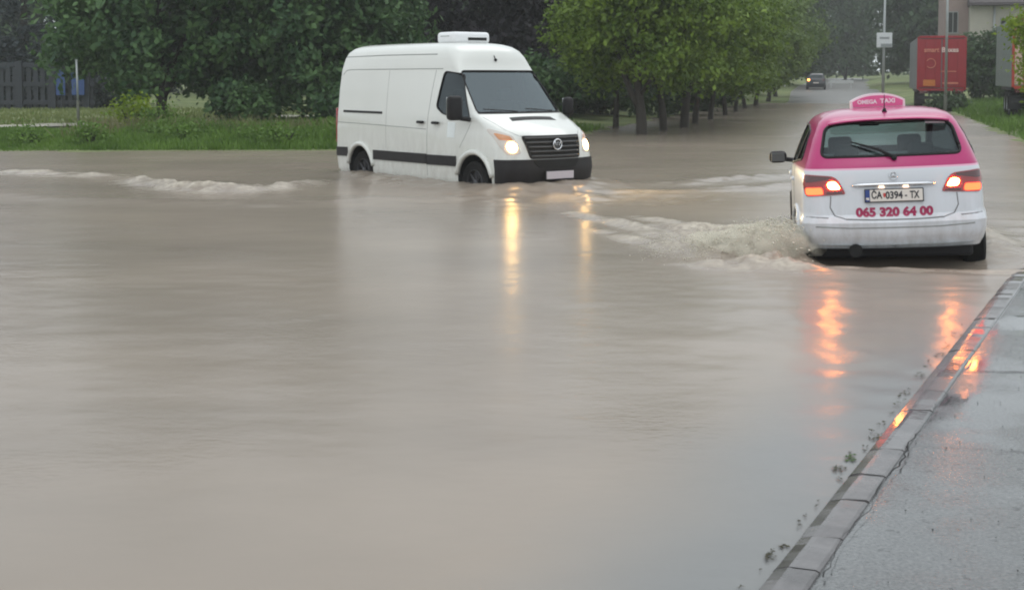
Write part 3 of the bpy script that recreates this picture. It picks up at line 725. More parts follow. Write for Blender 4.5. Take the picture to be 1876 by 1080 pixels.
def wheel(parent, x, y, z, r, wdt, side, rim='alloy', spokes=10):
    """wheel > tyre, rim, hub"""
    w_ = empty('wheel', (x, y, z)); w_.parent = parent; h = wdt/2
    MB().lathe([(r*.62, -h*.8), (r*.9, -h), (r*.985, -h*.75), (r, -h*.3), (r, h*.3), (r*.985, h*.75), (r*.9, h), (r*.62, h*.8), (r*.60, 0), (r*.62, -h*.8)], 'y', seg=36).build('tyre', 'rubber', w_, angle=40)
    o = MB().lathe([(r*.63, side*h*.75), (r*.60, side*h*.86), (r*.56, side*h*.7), (r*.55, side*h*.2), (0.01, side*h*.15)], 'y', seg=36)
    for k in range(spokes):
        a = 2*PI*k/spokes; c_, s_ = math.cos(a), math.sin(a)
        o.tube([(r*.12*c_, side*h*.6, r*.12*s_), (r*.57*c_, side*h*.62, r*.57*s_)], r*.035, 5)
    o.lathe([(r*.17, side*h*.2), (r*.17, side*h*.66), (r*.13, side*h*.75), (.005, side*h*.77)], 'y', seg=20)
    o.build('rim', rim, w_, angle=40)
    return w_

# ------------------------------------------------------------------ white van
van = empty('white_van', VX, (0, 0, VA))
tag(van, 'tall white panel van with lit headlights and roof unit, wading through the flood', 'van')
#        z     xf     xr     wf   wm    wr    bf   br   rf   rr
VT = [(.22, -.16, -5.10, .84, .93, .90, .20, .04, .16, .10),
      (.36, -.05, -5.24, .90, .975, .95, .24, .04, .16, .10),
      (.56, .00, -5.26, .92, .985, .96, .26, .04, .16, .10),
      (.74, -.02, -5.26, .92, .99, .965, .26, .04, .17, .10),
      (.95, -.07, -5.25, .91, .992, .965, .26, .04, .20, .10),
      (1.08, -.13, -5.25, .90, .992, .965, .25, .04, .24, .10),
      (1.16, -.24, -5.245, .89, .99, .96, .22, .04, .26, .10),
      (1.26, -.46, -5.24, .89, .985, .96, .18, .04, .22, .10),
      (1.36, -.72, -5.235, .89, .98, .955, .15, .04, .18, .10),
      (1.42, -.88, -5.23, .88, .975, .95, .14, .04, .14, .10),
      (1.75, -1.19, -5.21, .815, .945, .93, .12, .04, .11, .10),
      (2.08, -1.49, -5.18, .75, .905, .90, .10, .04, .10, .11),
      (2.16, -1.54, -5.17, .75, .895, .885, .11, .04, .14, .12),
      (2.30, -1.60, -5.15, .73, .865, .85, .13, .04, .20, .14),
      (2.40, -1.67, -5.12, .70, .83, .81, .15, .05, .24, .16),
      (2.47, -1.77, -5.06, .64, .77, .75, .17, .06, .26, .20),
      (2.51, -1.90, -4.98, .56, .69, .67, .18, .07, .26, .22),
      (2.535, -2.08, -4.86, .46, .58, .56, .18, .08, .22, .22),
      (2.548, -2.35, -4.6, .30, .40, .38, .14, .08, .15, .15)]
VZ = zlist(VT, [], .05)
V, F = loft(VT, VZ); vb = to_bvh(V, F)
body = raw('body', V, F, ('white_paint', 'black_gap', 'interior'), None, True)
for x_ in (-.90, -4.30):
    for sg in (-1, 1):
        mb = MB(); mb.lathe([(.001, sg*.62), (.43, sg*.62), (.43, sg*1.2), (.001, sg*1.2)], 'y', (x_, 0, .37), 36)
        bmesh.ops.remove_doubles(mb.b, verts=mb.b.verts, dist=.002)
        boolean(body, cutter(mb, 1, ('white_paint', 'black_gap', 'interior')))
V2, F2 = loft(VT, [z for z in VZ if .70 < z < 2.3], .07, -2.25)
o = raw('cut', V2, F2, ('white_paint', 'black_gap', 'interior')); o.data.polygons.foreach_set('material_index', [2]*len(o.data.polygons)); boolean(body, o)
ws = round_poly([(-.80, 1.425), (.80, 1.425), (.715, 2.075), (-.715, 2.075)], .06)
sw = round_poly([(-1.98, 1.50), (-1.80, 1.40), (-1.42, 1.345), (-1.06, 1.32), (-1.52, 2.03), (-1.93, 2.07)], .07)
boolean(body, cutter(MB().prism(ws, -1.62, .4, 'x'), 1, ('white_paint', 'black_gap', 'interior')))
boolean(body, cutter(MB().prism(sw, -1.3, 1.3, 'y'), 1, ('white_paint', 'black_gap', 'interior')))
body.parent = van; body.data.polygons.foreach_set('use_smooth', [True]*len(body.data.polygons)); body.data.set_sharp_from_angle(angle=math.radians(28))
panel('windscreen', vb, 'x', 1, [(y*1.012, 1.75+(z-1.75)*1.012) for y, z in ws], -.012, 'windscreen', van, 24, 12, 0)
for sg in (-1, 1):
    panel('side_window', vb, 'y', sg, [(-1.5+(x-(-1.5))*1.02, 1.7+(z-1.7)*1.02) for x, z in sw], -.012, 'side_glass', van, 16, 8, 0)
    seam('window_rubber', vb, 'y', sg, sw, .010, 'black_plastic', van, closed=True)
    # dark rubbing strip, in three lengths between the wheels
    for a_, c_ in ((-5.2, -4.76), (-3.84, -2.18), (-2.165, -1.36)):
        panel('side_moulding', vb, 'y', sg, [(a_, .575), (c_, .585+.0), (c_, .745), (a_, .735)], .016, 'grey_plastic', van, 10, 4, .02)
    panel('door_rail', vb, 'y', sg, [(-4.92, 1.355), (-3.55, 1.355), (-3.55, 1.395), (-4.92, 1.395)], .006, 'black_plastic', van, 10, 2, .015)
    for hx in (-2.34, -1.9):
        mb = MB(); mb.box((hx, sg*1.0, 1.25), (.18, .05, .045), .015); mb.build('door_handle', 'black_plastic', van, angle=40)
    seam('body_crease', vb, 'y', sg, [(-5.15, 1.18), (-3.6, 1.165), (-2.2, 1.14)], .007, 'seam_soft', van, -.003)
    seam('roof_groove', vb, 'y', sg, [(-5.0, 2.02), (-4.9, 2.09), (-4.75, 2.105), (-2.1, 2.11), (-1.98, 2.11)], .008, 'seam_soft', van, -.003)
    seam('gutter', vb, 'y', sg, [(-5.05, 2.33), (-3.6, 2.345), (-2.2, 2.345)], .010, 'seam_soft', van, -.004)
    seam('door_seam', vb, 'y', sg, [(-2.17, .40), (-2.17, 1.3), (-2.14, 2.09)], .005, 'seam', van, -.002)
    seam('door_seam', vb, 'y', sg, [(-1.28, .88), (-1.15, 1.06), (-1.02, 1.30)], .005, 'seam_soft', van, -.002)
    seam('door_seam', vb, 'y', sg, [(-3.42, .78), (-3.42, 2.09)], .005, 'seam_soft', van, -.003)
    for wx_ in (-.90, -4.30):       # white lip around each wheel opening
        arc = [(wx_+.455*math.cos(a), .37+.455*math.sin(a)) for a in np.linspace(math.radians(12), math.radians(168), 22)]
        pts = []
        for u, v in arc:
            p, n_ = hit(vb, 'y', u, v, sg)
            if p is not None: pts.append(p+n_*.004)
        MB().tube(pts, .042, 8).build('wheel_arch', 'white_paint', van, True)
        wheel(van, wx_, sg*.84, .345, .345, .22, sg, 'steel_rim', 8)
    # mirror
    mr_ = empty('mirror', (-1.12, sg*1.0, 1.38)); mr_.parent = van
    mb = MB(); mb.box((0, sg*(.15 if sg < 0 else .09), .12), (.15, .25 if sg < 0 else .17, .38 if sg < 0 else .30), .06, 3); mb.build('mirror_housing', 'black_plastic', mr_, angle=40)
    mb = MB(); mb.box((-.07, sg*(.15 if sg < 0 else .09), .13), (.02, .20 if sg < 0 else .13, .31 if sg < 0 else .24), .006); mb.build('mirror_glass', 'chrome', mr_)
    mb = MB(); mb.tube([(.06, -sg*.10, -.06), (.02, sg*.06, -.04)], .035, 8); mb.build('mirror_arm', 'black_plastic', mr_, True)
    # headlamp cluster
    hp = round_poly([(sg*.595, .82), (sg*.80, .80), (sg*.865, .93), (sg*.885, 1.10), (sg*.88, 1.20), (sg*.66, 1.085)], .035)
    hl = panel('headlight', vb, 'x', 1, hp, .006, 'headlamp_glass', van, 16, 10, .02)
    panel('lit_bulb', vb, 'x', 1, [(sg*.715+.070*math.cos(a), .92+.080*math.sin(a)) for a in np.linspace(0, 2*PI, 20)], .014, 'headlight_lit', hl, 10, 8, 0)
    lp0, _ = hit(vb, 'x', sg*.715, .92, 1); ld = bpy.data.lights.new('headlight_beam', 'SPOT'); ld.energy = 200; ld.color = (1, .78, .45); ld.spot_size = math.radians(70); ld.spot_blend = .8; ld.shadow_soft_size = .06
    lo = bpy.data.objects.new('headlight_beam', ld); C.objects.link(lo); lo.parent = van; lo.location = lp0+Vector((.08, 0, 0)); lo.rotation_euler = (0, -math.radians(90-7), 0)
    panel('indicator', vb, 'x', 1, round_poly([(sg*.68, 1.02), (sg*.85, 1.03), (sg*.86, 1.13), (sg*.70, 1.075)], .02), .012, 'amber_glass', hl, 10, 5, .012)
    # tail lamp column
    mb = MB(); mb.box((-5.20, sg*.915, 1.12), (.05, .08, .62), .02); mb.build('tail_light', 'tail_red', van, angle=40)
seam('windscreen_rubber', vb, 'x', 1, ws, .012, 'black_plastic', van, closed=True)
# bumper wraps the nose in dark plastic
def bumper(table, zs, off, keep, name, mat, parent):
    rows = []
    for z in zs:
        h = loft_ring(section(table, z)); ring = [(x, -y) for x, y in reversed(h[1:])]+h
        pts = [Vector((x, y)) for x, y in ring if keep(x, y, z)]; rows.append((z, pts))
    n_ = min(len(p) for _, p in rows); V = []; F = []
    for z, p in rows:
        s0 = (len(p)-n_)//2; p = p[s0:s0+n_]
        for i in range(n_):
            t_ = (p[min(i+1, n_-1)]-p[max(i-1, 0)]); nn = Vector((-t_.y, t_.x)); nn = nn.normalized()*(-1)
            q = p[i]+nn*off*(1 if nn.dot(p[i]-Vector((-2.5, 0))) > 0 else -1); V.append((q.x, q.y, z))
    for i in range(len(rows)-1):
        for k in range(n_-1): F.append((i*n_+k, i*n_+k+1, (i+1)*n_+k+1, (i+1)*n_+k))
    me = bpy.data.meshes.new(name); me.from_pydata(V, [], F); me.update()
    bm = bmesh.new(); bm.from_mesh(me); bmesh.ops.recalc_face_normals(bm, faces=bm.faces)
    q = bmesh.ops.extrude_edge_only(bm, edges=[e for e in bm.edges if e.is_boundary])
    for v in [g for g in q['geom'] if isinstance(g, bmesh.types.BMVert)]:
        v.co.x -= (.05 if v.co.x > -.3 else 0); v.co.y *= .95
    bm.to_mesh(me); bm.free()
    o = link(name, me, parent, (mat,), True); me.set_sharp_from_angle(angle=math.radians(40)); return o
bumper(VT, list(np.linspace(.24, .735, 10)), .016, lambda x, y, z: x > -.50, 'bumper', 'grey_plastic', van)
# grille: dark frame with five bars and a round badge
gp = round_poly([(-.46, .755), (.46, .755), (.535, 1.075), (-.535, 1.075)], .03)
gr = panel('grille', vb, 'x', 1, gp, .004, 'black_gap', van, 20, 6, .01)
for k in range(5):
    z_ = .785+k*.068; hw = .46+(z_-.755)/.32*.075-.02; pts = []
    for y_ in np.linspace(-hw, hw, 15):
        p, n_ = hit(vb, 'x', y_, z_, 1); pts.append(p+Vector((.022, 0, 0)))
    MB().tube(pts, .0135, 6).build('grille_bar', 'dark_chrome', gr, True)
seam('grille_frame', vb, 'x', 1, gp, .016, 'grey_plastic', gr, .008, True)
p, n_ = hit(vb, 'x', 0, .955, 1); bd = empty('badge', p+Vector((.03, 0, 0))); bd.parent = gr
MB().lathe([(.001, .0), (.075, .0), (.085, .008), (.088, .02)], 'x', seg=28).build('badge_plate', 'dark_chrome', bd, True)
MB().tube([(.022, .078*math.cos(a), .078*math.sin(a)) for a in np.linspace(0, 2*PI, 29)], .011, 6, False).build('badge_ring', 'chrome', bd, True)
MB().tube([(.024, -.052, .045), (.024, -.026, -.02), (.024, 0, .045), (.024, .026, -.02), (.024, .052, .045)], .010, 5).build('badge_emblem', 'chrome', bd, True)
lg = panel('lower_intake', vb, 'x', 1, round_poly([(-.34, .60), (.34, .60), (.44, .72), (-.44, .72)], .03), .026, 'black_gap', van, 14, 4, .01)
mb = MB(); mb.box((.045, 0, .495), (.012, .52, .115), .004); mb.build('number_plate', 'van_plate', van)
mb = MB(); mb.box((.032, 0, .495), (.016, .56, .145), .004); mb.build('plate_holder', 'black_plastic', van)
# bonnet slot under the windscreen, wipers
panel('bonnet_slot', vb, 'z', 1, [(-.72, -.40), (-.60, -.43), (-.60, .43), (-.72, .40)], .004, 'black_plastic', van, 4, 14, .01)
panel('scuttle', vb, 'x', 1, [(-.80, 1.405), (.80, 1.405), (.80, 1.432), (-.80, 1.432)], .006, 'black_plastic', van, 20, 2, .01)
for y0, y1 in ((-.12, -.70), (.62, .05)):
    a, _ = hit(vb, 'x', y0, 1.44, 1); b_, _ = hit(vb, 'x', y1, 1.47, 1)
    MB().tube([a+Vector((.02, 0, 0)), b_+Vector((.03, 0, .01))], .010, 5).build('wiper', 'black_plastic', van)
seam('bonnet_seam', vb, 'x', 1, [(-.56, 1.085), (.56, 1.085)], .006, 'seam', van, -.001)
for sg in (-1, 1): seam('bonnet_seam', vb, 'x', 1, [(sg*.57, 1.085), (sg*.70, 1.17), (sg*.80, 1.36)], .005, 'seam_soft', van, -.002)
# roof refrigeration unit and aerial
ru = empty('roof_unit', (-2.55, 0, 2.53)); ru.parent = van
mb = MB(); mb.box((0, 0, .095), (.52, .74, .19), .06, 4); mb.build('cover', 'roof_unit_white', ru, angle=50)
mb = MB(); mb.box((.256, .10, .075), (.02, .38, .05), .008); mb.build('vent', 'black_gap', ru)
mb = MB(); mb.box((.0, -.368, .12), (.26, .012, .012), .003); mb.build('trim_line', 'seam_soft', ru)
p, n_ = hit(vb, 'x', -.05, 2.25, 1); ae = empty('aerial', p); ae.parent = van
MB().tube([(-.01, 0, 0), (.03, 0, .0)], .022, 10).build('aerial_base', 'black_plastic', ae); MB().tube([(.02, 0, 0), (-.03, .0, .07)], .008, 6).build('aerial_rod', 'black_plastic', ae)
# cab
mb = MB(); mb.box((-1.16, 0, 1.26), (.62, 1.66, .22), .06, 2); mb.build('dashboard', 'interior', van, angle=50)
for y_ in (-.45, .45):
    st = empty('seat', (-2.02, y_, .7)); st.parent = van
    mb = MB(); mb.box((0, 0, .55), (.16, .5, .66), .05, 2); mb.build('backrest', 'seat_cloth', st, angle=50)
    mb = MB(); mb.box((.02, 0, .99), (.10, .26, .18), .04, 2); mb.build('headrest', 'seat_cloth', st, angle=50)
mb = MB(); mb.lathe([(.19, -.012), (.205, 0), (.19, .012), (.178, 0), (.19, -.012)], 'x', (0, 0, 0), 28); sw_ = mb.build('steering_wheel', 'interior', van, True); sw_.location = (-1.5, .45, 1.42); sw_.rotation_euler = (0, -.6, 0)
mb = MB(); mb.box((-1.02, -.55, 1.405), (.16, .30, .008)); mb.build('paper_sheet', 'paper', van)
mb = MB(); mb.box((-1.0, -.02, 1.40), (.10, .14, .008)); mb.build('paper_sheet', 'paper', van)
panel('door_sticker', vb, 'y', -1, [(-1.62, 1.03), (-1.42, 1.03), (-1.42, 1.27), (-1.62, 1.27)], .003, 'paper', van, 3, 3, 0)
mb = MB(); mb.box((-2.6, 0, .30), (4.4, 1.5, .14)); mb.build('underbody', 'chassis', van)

# ------------------------------------------------------------------ pink and white taxi
taxi = empty('taxi', TX, (0, 0, 0)); taxi.rotation_euler = Matrix.Rotation(TA, 3, 'Z').__matmul__(Matrix.Rotation(TROLL, 3, 'X')).to_euler()
tag(taxi, 'pink and white hatchback taxi with lit brake lights, driving away through the flood', 'car')
m, t, b = nodes('taxi_paint'); N = t.nodes.new; L = t.links.new
tc = N('ShaderNodeTexCoord'); sx = N('ShaderNodeSeparateXYZ'); L(tc.outputs['Object'], sx.inputs[0])
gt = N('ShaderNodeMath'); gt.operation = 'GREATER_THAN'; gt.inputs[1].default_value = 1.085; L(sx.outputs['Z'], gt.inputs[0])
gt2 = N('ShaderNodeMath'); gt2.operation = 'GREATER_THAN'; gt2.inputs[1].default_value = 1.068; L(sx.outputs['Z'], gt2.inputs[0])
mA = N('ShaderNodeMix'); mA.data_type = 'RGBA'; mA.inputs[6].default_value = (.66, .68, .72, 1); mA.inputs[7].default_value = (.80, .42, .56, 1); L(gt2.outputs[0], mA.inputs[0])
mB = N('ShaderNodeMix'); mB.data_type = 'RGBA'; mB.inputs[7].default_value = (.44, .012, .135, 1); L(gt.outputs[0], mB.inputs[0]); L(mA.outputs[2], mB.inputs[6])
L(mB.outputs[2], b.inputs['Base Color']); b.inputs['Roughness'].default_value = .3; b.inputs['Coat Weight'].default_value = .6; b.inputs['Coat Roughness'].default_value = .08; b.inputs['Coat IOR'].default_value = 1.5; b.inputs['Specular IOR Level'].default_value = .35
nz = N('ShaderNodeTexNoise'); nz.inputs['Scale'].default_value = 160; nz.inputs['Detail'].default_value = 1; L(tc.outputs['Object'], nz.inputs['Vector'])
bp = N('ShaderNodeBump'); bp.inputs['Strength'].default_value = .05; bp.inputs['Distance'].default_value = .003; L(nz.outputs['Fac'], bp.inputs['Height']); L(bp.outputs[0], b.inputs['Coat Normal'])
dirt(M['taxi_paint'], .3, .95, .5)
#        z     xf    xr    wf   wm    wr    bf   br   rf   rr
TT = [(.26, 4.12, .60, .66, .78, .70, .25, .10, .20, .20),
      (.325, 4.20, .30, .68, .82, .76, .28, .11, .22, .20),
      (.33, 4.22, .07, .70, .86, .80, .28, .11, .22, .20),
      (.46, 4.26, .01, .72, .885, .845, .28, .12, .24, .20),
      (.575, 4.26, .0, .74, .89, .86, .28, .12, .25, .20),
      (.615, 4.25, .02, .74, .89, .85, .28, .12, .26, .20),
      (.65, 4.24, .045, .74, .89, .842, .28, .12, .26, .19),
      (.85, 4.16, .065, .73, .89, .835, .28, .12, .28, .18),
      (.98, 3.98, .075, .70, .88, .825, .26, .12, .30, .18),
      (1.05, 3.70, .085, .70, .872, .815, .22, .12, .26, .18),
      (1.10, 3.42, .10, .70, .86, .80, .20, .12, .20, .18),
      (1.18, 3.22, .15, .70, .835, .775, .20, .12, .16, .18),
      (1.35, 2.92, .27, .665, .765, .715, .18, .12, .14, .17),
      (1.47, 2.66, .37, .625, .705, .66, .16, .12, .13, .16),
      (1.52, 2.48, .42, .595, .672, .63, .15, .12, .14, .16),
      (1.555, 2.30, .50, .555, .63, .59, .14, .13, .16, .16),
      (1.585, 2.08, .70, .49, .56, .52, .13, .14, .18, .18),
      (1.605, 1.86, .98, .40, .45, .42, .12, .12, .15, .15),
      (1.615, 1.62, 1.22, .22, .24, .23, .06, .06, .08, .08)]
TZ = zlist(TT, [], .035)
V, F = loft(TT, TZ); tb = to_bvh(V, F)
tm = ('taxi_paint', 'black_gap', 'interior')
body = raw('body', V, F, tm, None, True)
for x_ in (.78, 3.50):
    for sg in (-1, 1):
        mb = MB(); mb.lathe([(.001, sg*.58), (.345, sg*.58), (.345, sg*1.1), (.001, sg*1.1)], 'y', (x_, 0, .33), 36)
        bmesh.ops.remove_doubles(mb.b, verts=mb.b.verts, dist=.002); boolean(body, cutter(mb, 1, tm))
V2, F2 = loft(TT, [z for z in TZ if .44 < z < 1.57], .05)
o = raw('cut', V2, F2, tm); o.data.polygons.foreach_set('material_index', [2]*len(o.data.polygons)); boolean(body, o)
rw = round_poly([(-.645, 1.19), (.645, 1.19), (.585, 1.475), (.40, 1.50), (-.40, 1.50), (-.585, 1.475)], .07)
fw = round_poly([(-.66, 1.12), (.66, 1.12), (.60, 1.47), (-.60, 1.47)], .06)
sw = round_poly([(.60, 1.16), (1.5, 1.075), (3.05, 1.10), (2.55, 1.36), (2.05, 1.465), (1.2, 1.475), (.80, 1.42)], .06)
boolean(body, cutter(MB().prism(rw, -.3, .95, 'x'), 1, tm)); boolean(body, cutter(MB().prism(fw, 2.35, 4.6, 'x'), 1, tm)); boolean(body, cutter(MB().prism(sw, -1.2, 1.2, 'y'), 1, tm))
body.parent = taxi; body.data.polygons.foreach_set('use_smooth', [True]*len(body.data.polygons)); body.data.set_sharp_from_angle(angle=math.radians(28))
sc_ = lambda P, k, c: [(c[0]+(u-c[0])*k, c[1]+(v-c[1])*k) for u, v in P]
rg = panel('rear_window', tb, 'x', -1, sc_(rw, 1.015, (0, 1.345)), -.010, 'rear_glass', taxi, 26, 10, 0)
seam('window_rubber', tb, 'x', -1, rw, .016, 'black_plastic', rg, -.004, True)
panel('windscreen', tb, 'x', 1, sc_(fw, 1.01, (0, 1.3)), -.010, 'rear_glass', taxi, 18, 8, 0)
for sg in (-1, 1):
    g_ = panel('side_window', tb, 'y', sg, sc_(sw, 1.01, (1.8, 1.28)), -.010, 'side_glass', taxi, 24, 8, 0)
    seam('window_rubber', tb, 'y', sg, sw, .012, 'black_plastic', g_, 0, True)
    panel('door_pillar', tb, 'y', sg, [(1.72, 1.085), (1.84, 1.085), (1.80, 1.47), (1.70, 1.47)], .004, 'black_plastic', taxi, 3, 6, .02)
    panel('door_pillar', tb, 'y', sg, [(.98, 1.11), (1.04, 1.11), (1.02, 1.455), (.96, 1.445)], .004, 'black_plastic', taxi, 3, 6, .02)
    for q in ([(1.78, 1.06), (1.80, .40)], [(1.02, 1.10), (1.10, .72), (1.16, .62)], [(2.98, 1.06), (3.02, .45)]):
        seam('door_seam', tb, 'y', sg, q, .005, 'seam', taxi, -.002)
    for hx in (1.22, 2.1): MB().box((hx, sg*.885, .93), (.19, .05, .035), .012).build('door_handle', 'taxi_paint', taxi, angle=40)
    for wx_ in (.78, 3.50):
        arc = [(wx_+.36*math.cos(a), .33+.36*math.sin(a)) for a in np.linspace(math.radians(-8), math.radians(188), 26)]; pts = []
        for u, v in arc:
            p, n_ = hit(tb, 'y', u, v, sg)
            if p is not None: pts.append(p+n_*.0)
        MB().tube(pts, .022, 8).build('wheel_arch', 'taxi_paint', taxi, True)
        wheel(taxi, wx_, sg*.775, .31, .315, .205, sg, 'alloy', 9)
    mr_ = empty('mirror', (2.72, sg*.90, 1.02)); mr_.parent = taxi
    mb = MB(); mb.box((0, sg*.115, .045), (.15, .20, .135), .055, 4); mb.build('mirror_housing', 'black_plastic', mr_, angle=50)
    mb = MB(); mb.box((-.072, sg*.115, .045), (.012, .15, .095), .004); mb.build('mirror_glass', 'dark_chrome', mr_)
    mb = MB(); mb.tube([(.03, -sg*.06, 0), (.0, sg*.06, .02)], .026, 8); mb.build('mirror_arm', 'black_plastic', mr_, True)
    # tail lamp: dark red lens with a bright brake lamp and a red marker
    lp = round_poly([(sg*.43, .845), (sg*.795, .825), (sg*.815, .93), (sg*.80, 1.035), (sg*.55, 1.015), (sg*.50, .985)], .025)
    tl = panel('tail_light', tb, 'x', -1, lp, .008, 'tail_red', taxi, 16, 8, .02)
    panel('dark_lens', tb, 'x', -1, round_poly([(sg*.57, .985), (sg*.79, .955), (sg*.79, 1.025), (sg*.56, 1.008)], .015), .011, 'tail_dark', tl, 10, 5, .01)
    panel('brake_lamp', tb, 'x', -1, round_poly([(sg*.475, .892), (sg*.585, .892), (sg*.60, .955), (sg*.525, .968)], .03), .014, 'brake_lit', tl, 10, 6, .012)
    panel('marker_lamp', tb, 'x', -1, round_poly([(sg*.635, .845), (sg*.785, .84), (sg*.79, .905), (sg*.645, .91)], .018), .014, 'tail_lit', tl, 10, 5, .012)
    panel('reflector', tb, 'x', -1, round_poly([(sg*.455, .850), (sg*.61, .842), (sg*.61, .868), (sg*.47, .872)], .01), .012, 'tail_dark', tl, 6, 3, .01)
    seam('bumper_seam', tb, 'x', -1, [(sg*.60, .625), (sg*.80, .635)], .006, 'seam', taxi, -.002)
    seam('lamp_seam', tb, 'x', -1, [(sg*.57, .83), (sg*.58, .72), (sg*.54, .645), (sg*.44, .612)], .006, 'seam', taxi, -.002)
seam('tailgate_seam', tb, 'x', -1, [(-.44, .612), (-.2, .603), (.2, .603), (.44, .612)], .007, 'seam', taxi, -.002)
seam('bumper_crease', tb, 'x', -1, [(-.72, .545), (-.4, .53), (.4, .53), (.72, .545)], .008, 'seam_soft', taxi, -.004)
bumper(TT, [.335, .345, .355, .365], .004, lambda x, y, z: x < .36, 'bumper_lip', 'seam_soft', taxi)
# roof spoiler over the rear window
mb = MB(); P0 = []
for y_ in np.linspace(-.57, .57, 21):
    p, n_ = hit(tb, 'x', y_*.98, 1.518-.035*abs(y_/.57)**3, -1); P0.append(p)
V = []; F = []
for p in P0:
    k = 1-.3*abs(p.y/.57)**4
    V += [(p.x+.18, p.y, p.z+.030*k), (p.x+.05, p.y, p.z+.034*k), (p.x-.115*k, p.y, p.z+.022), (p.x-.125*k, p.y, p.z+.010), (p.x-.10*k, p.y, p.z-.002), (p.x+.06, p.y, p.z-.012)]
for i in range(len(P0)-1):
    for j in range(6): F.append((6*i+j, 6*i+(j+1) % 6, 6*i+6+(j+1) % 6, 6*i+6+j))
F += [tuple(range(6)), tuple(6*(len(P0)-1)+j for j in range(5, -1, -1))]
sp_ = raw('spoiler', V, F, 'taxi_paint', taxi, True); sp_.data.set_sharp_from_angle(angle=math.radians(50))
mb = MB(); mb.box((P0[10].x-.03, 0, P0[10].z-.012), (.03, .26, .012), .003); mb.build('high_brake_lamp', 'tail_dark', taxi)
# plate, chrome strip with the lamps, badge, phone number
p, n_ = hit(tb, 'x', 0, .825, -1); tilt = math.atan2(n_.z, -n_.x)
npl = empty('number_plate', p+n_*.012); npl.parent = taxi; npl.rotation_euler = (0, tilt, 0)
MB().box((0, 0, 0), (.014, .535, .128), .004).build('plate_frame', 'plate_black', npl)
MB().box((-.006, -.02, 0), (.008, .475, .108), .002).build('plate_field', 'plate_white', npl)
MB().box((-.006, .239, 0), (.008, .040, .108), .002).build('plate_band', 'plate_blue', npl)
def plate_text(txt, y, size, mat, wid, zz=0., par=None, x=-.0125):
    o = text_mesh(txt, size, 'lettering', mat, par or npl, .0006, .0025, wid); o.rotation_euler = (PI/2, 0, -PI/2); o.location = (x, y, zz); return o
plate_text('ČA', .155, .095, 'plate_black', .098, .002); plate_text('0394', .0, .095, 'plate_black', .155, -.002); plate_text('TX', -.185, .095, 'plate_black', .085, -.002)
plate_text('-', -.107, .08, 'plate_black', .02); plate_text('SRB', .239, .026, 'plate_white', .030, -.03)
MB().prism(round_poly([(.076, .022), (.098, .022), (.098, -.006), (.087, -.022), (.076, -.006)], .004), -.0125, -.0115, 'x').build('crest', 'plate_red', npl)
p, n_ = hit(tb, 'x', 0, .925, -1)
pts = [];
for y_ in np.linspace(-.37, .37, 13):
    q, nn = hit(tb, 'x', y_, .925+.004*(1-(y_/.37)**2), -1); pts.append(q+nn*.012)
cs = MB().tube(pts, [.009]+[.017]*11+[.009], 8).build('chrome_strip', 'chrome', taxi, True)
for y_ in (-.11, .11): MB().box((p.x-.015, y_, .903), (.03, .05, .012), .003).build('plate_lamp', 'plate_lamp', cs)
p, n_ = hit(tb, 'x', 0, 1.005, -1); bd = empty('badge', p+n_*.006); bd.parent = taxi; bd.rotation_euler = (0, math.atan2(n_.z, -n_.x), 0)
MB().tube([(0, .036*math.cos(a), .036*math.sin(a)) for a in np.linspace(0, 2*PI, 25)], .0045, 6, False).build('badge_ring', 'chrome', bd, True)
for k in range(3):
    a = PI/2+k*2*PI/3; MB().tube([(0, 0, 0), (0, .035*math.cos(a), .035*math.sin(a))], [.007, .002], 5).build('badge_ray', 'chrome', bd)
o = text_mesh('065 320 64 00', .11, 'phone_number', 'pink_print', taxi, .0, .0065, .70)
for v in o.data.vertices:
    q, nn = hit(tb, 'x', -v.co.x, .668+v.co.y, -1); v.co = q+nn*.003
# wiper
p, n_ = hit(tb, 'x', -.02, 1.165, -1); q, nq = hit(tb, 'x', .36, 1.315, -1); q2, _ = hit(tb, 'x', .12, 1.235, -1)
wi = MB().tube([p+n_*.02, q2+nq*.035, q+nq*.02], [.018, .013, .007], 6).build('rear_wiper', 'black_plastic', taxi, True)
MB().tube([p+n_*.0, p+n_*.035], .026, 10).build('wiper_pivot', 'black_plastic', wi, True)
# sticker in the corner of the glass
panel('window_sticker', tb, 'x', -1, [(-.53, 1.462), (-.34, 1.470), (-.34, 1.488), (-.52, 1.480)], .003, 'sign_white', taxi, 6, 2, 0)
# aerial on the roof
p, n_ = hit(tb, 'z', .72, 0, 1); ae = empty('aerial', p); ae.parent = taxi
MB().tube([(0, 0, -.01), (0, 0, .035)], [.03, .014], 10).build('aerial_base', 'black_plastic', ae, True); MB().tube([(0, 0, .03), (-.05, 0, .17)], [.006, .003], 6).build('aerial_rod', 'black_plastic', ae)
# exhaust and underside
MB().lathe([(.035, .25), (.045, .0), (.042, -.01), (.034, 0), (.033, .2)], 'x', (.05, .36, .31), 18).build('exhaust', 'black_gap', taxi, True)
MB().tube([(.03, .36, .315), (.10, .36, .315)], .062, 16).build('exhaust_shield', 'black_gap', taxi)
MB().box((2.1, 0, .27), (3.6, 1.46, .12), .03).build('underbody', 'chassis', taxi)
MB().box((.75, 0, .22), (.10, 1.3, .10), .03).build('rear_axle', 'chassis', taxi)
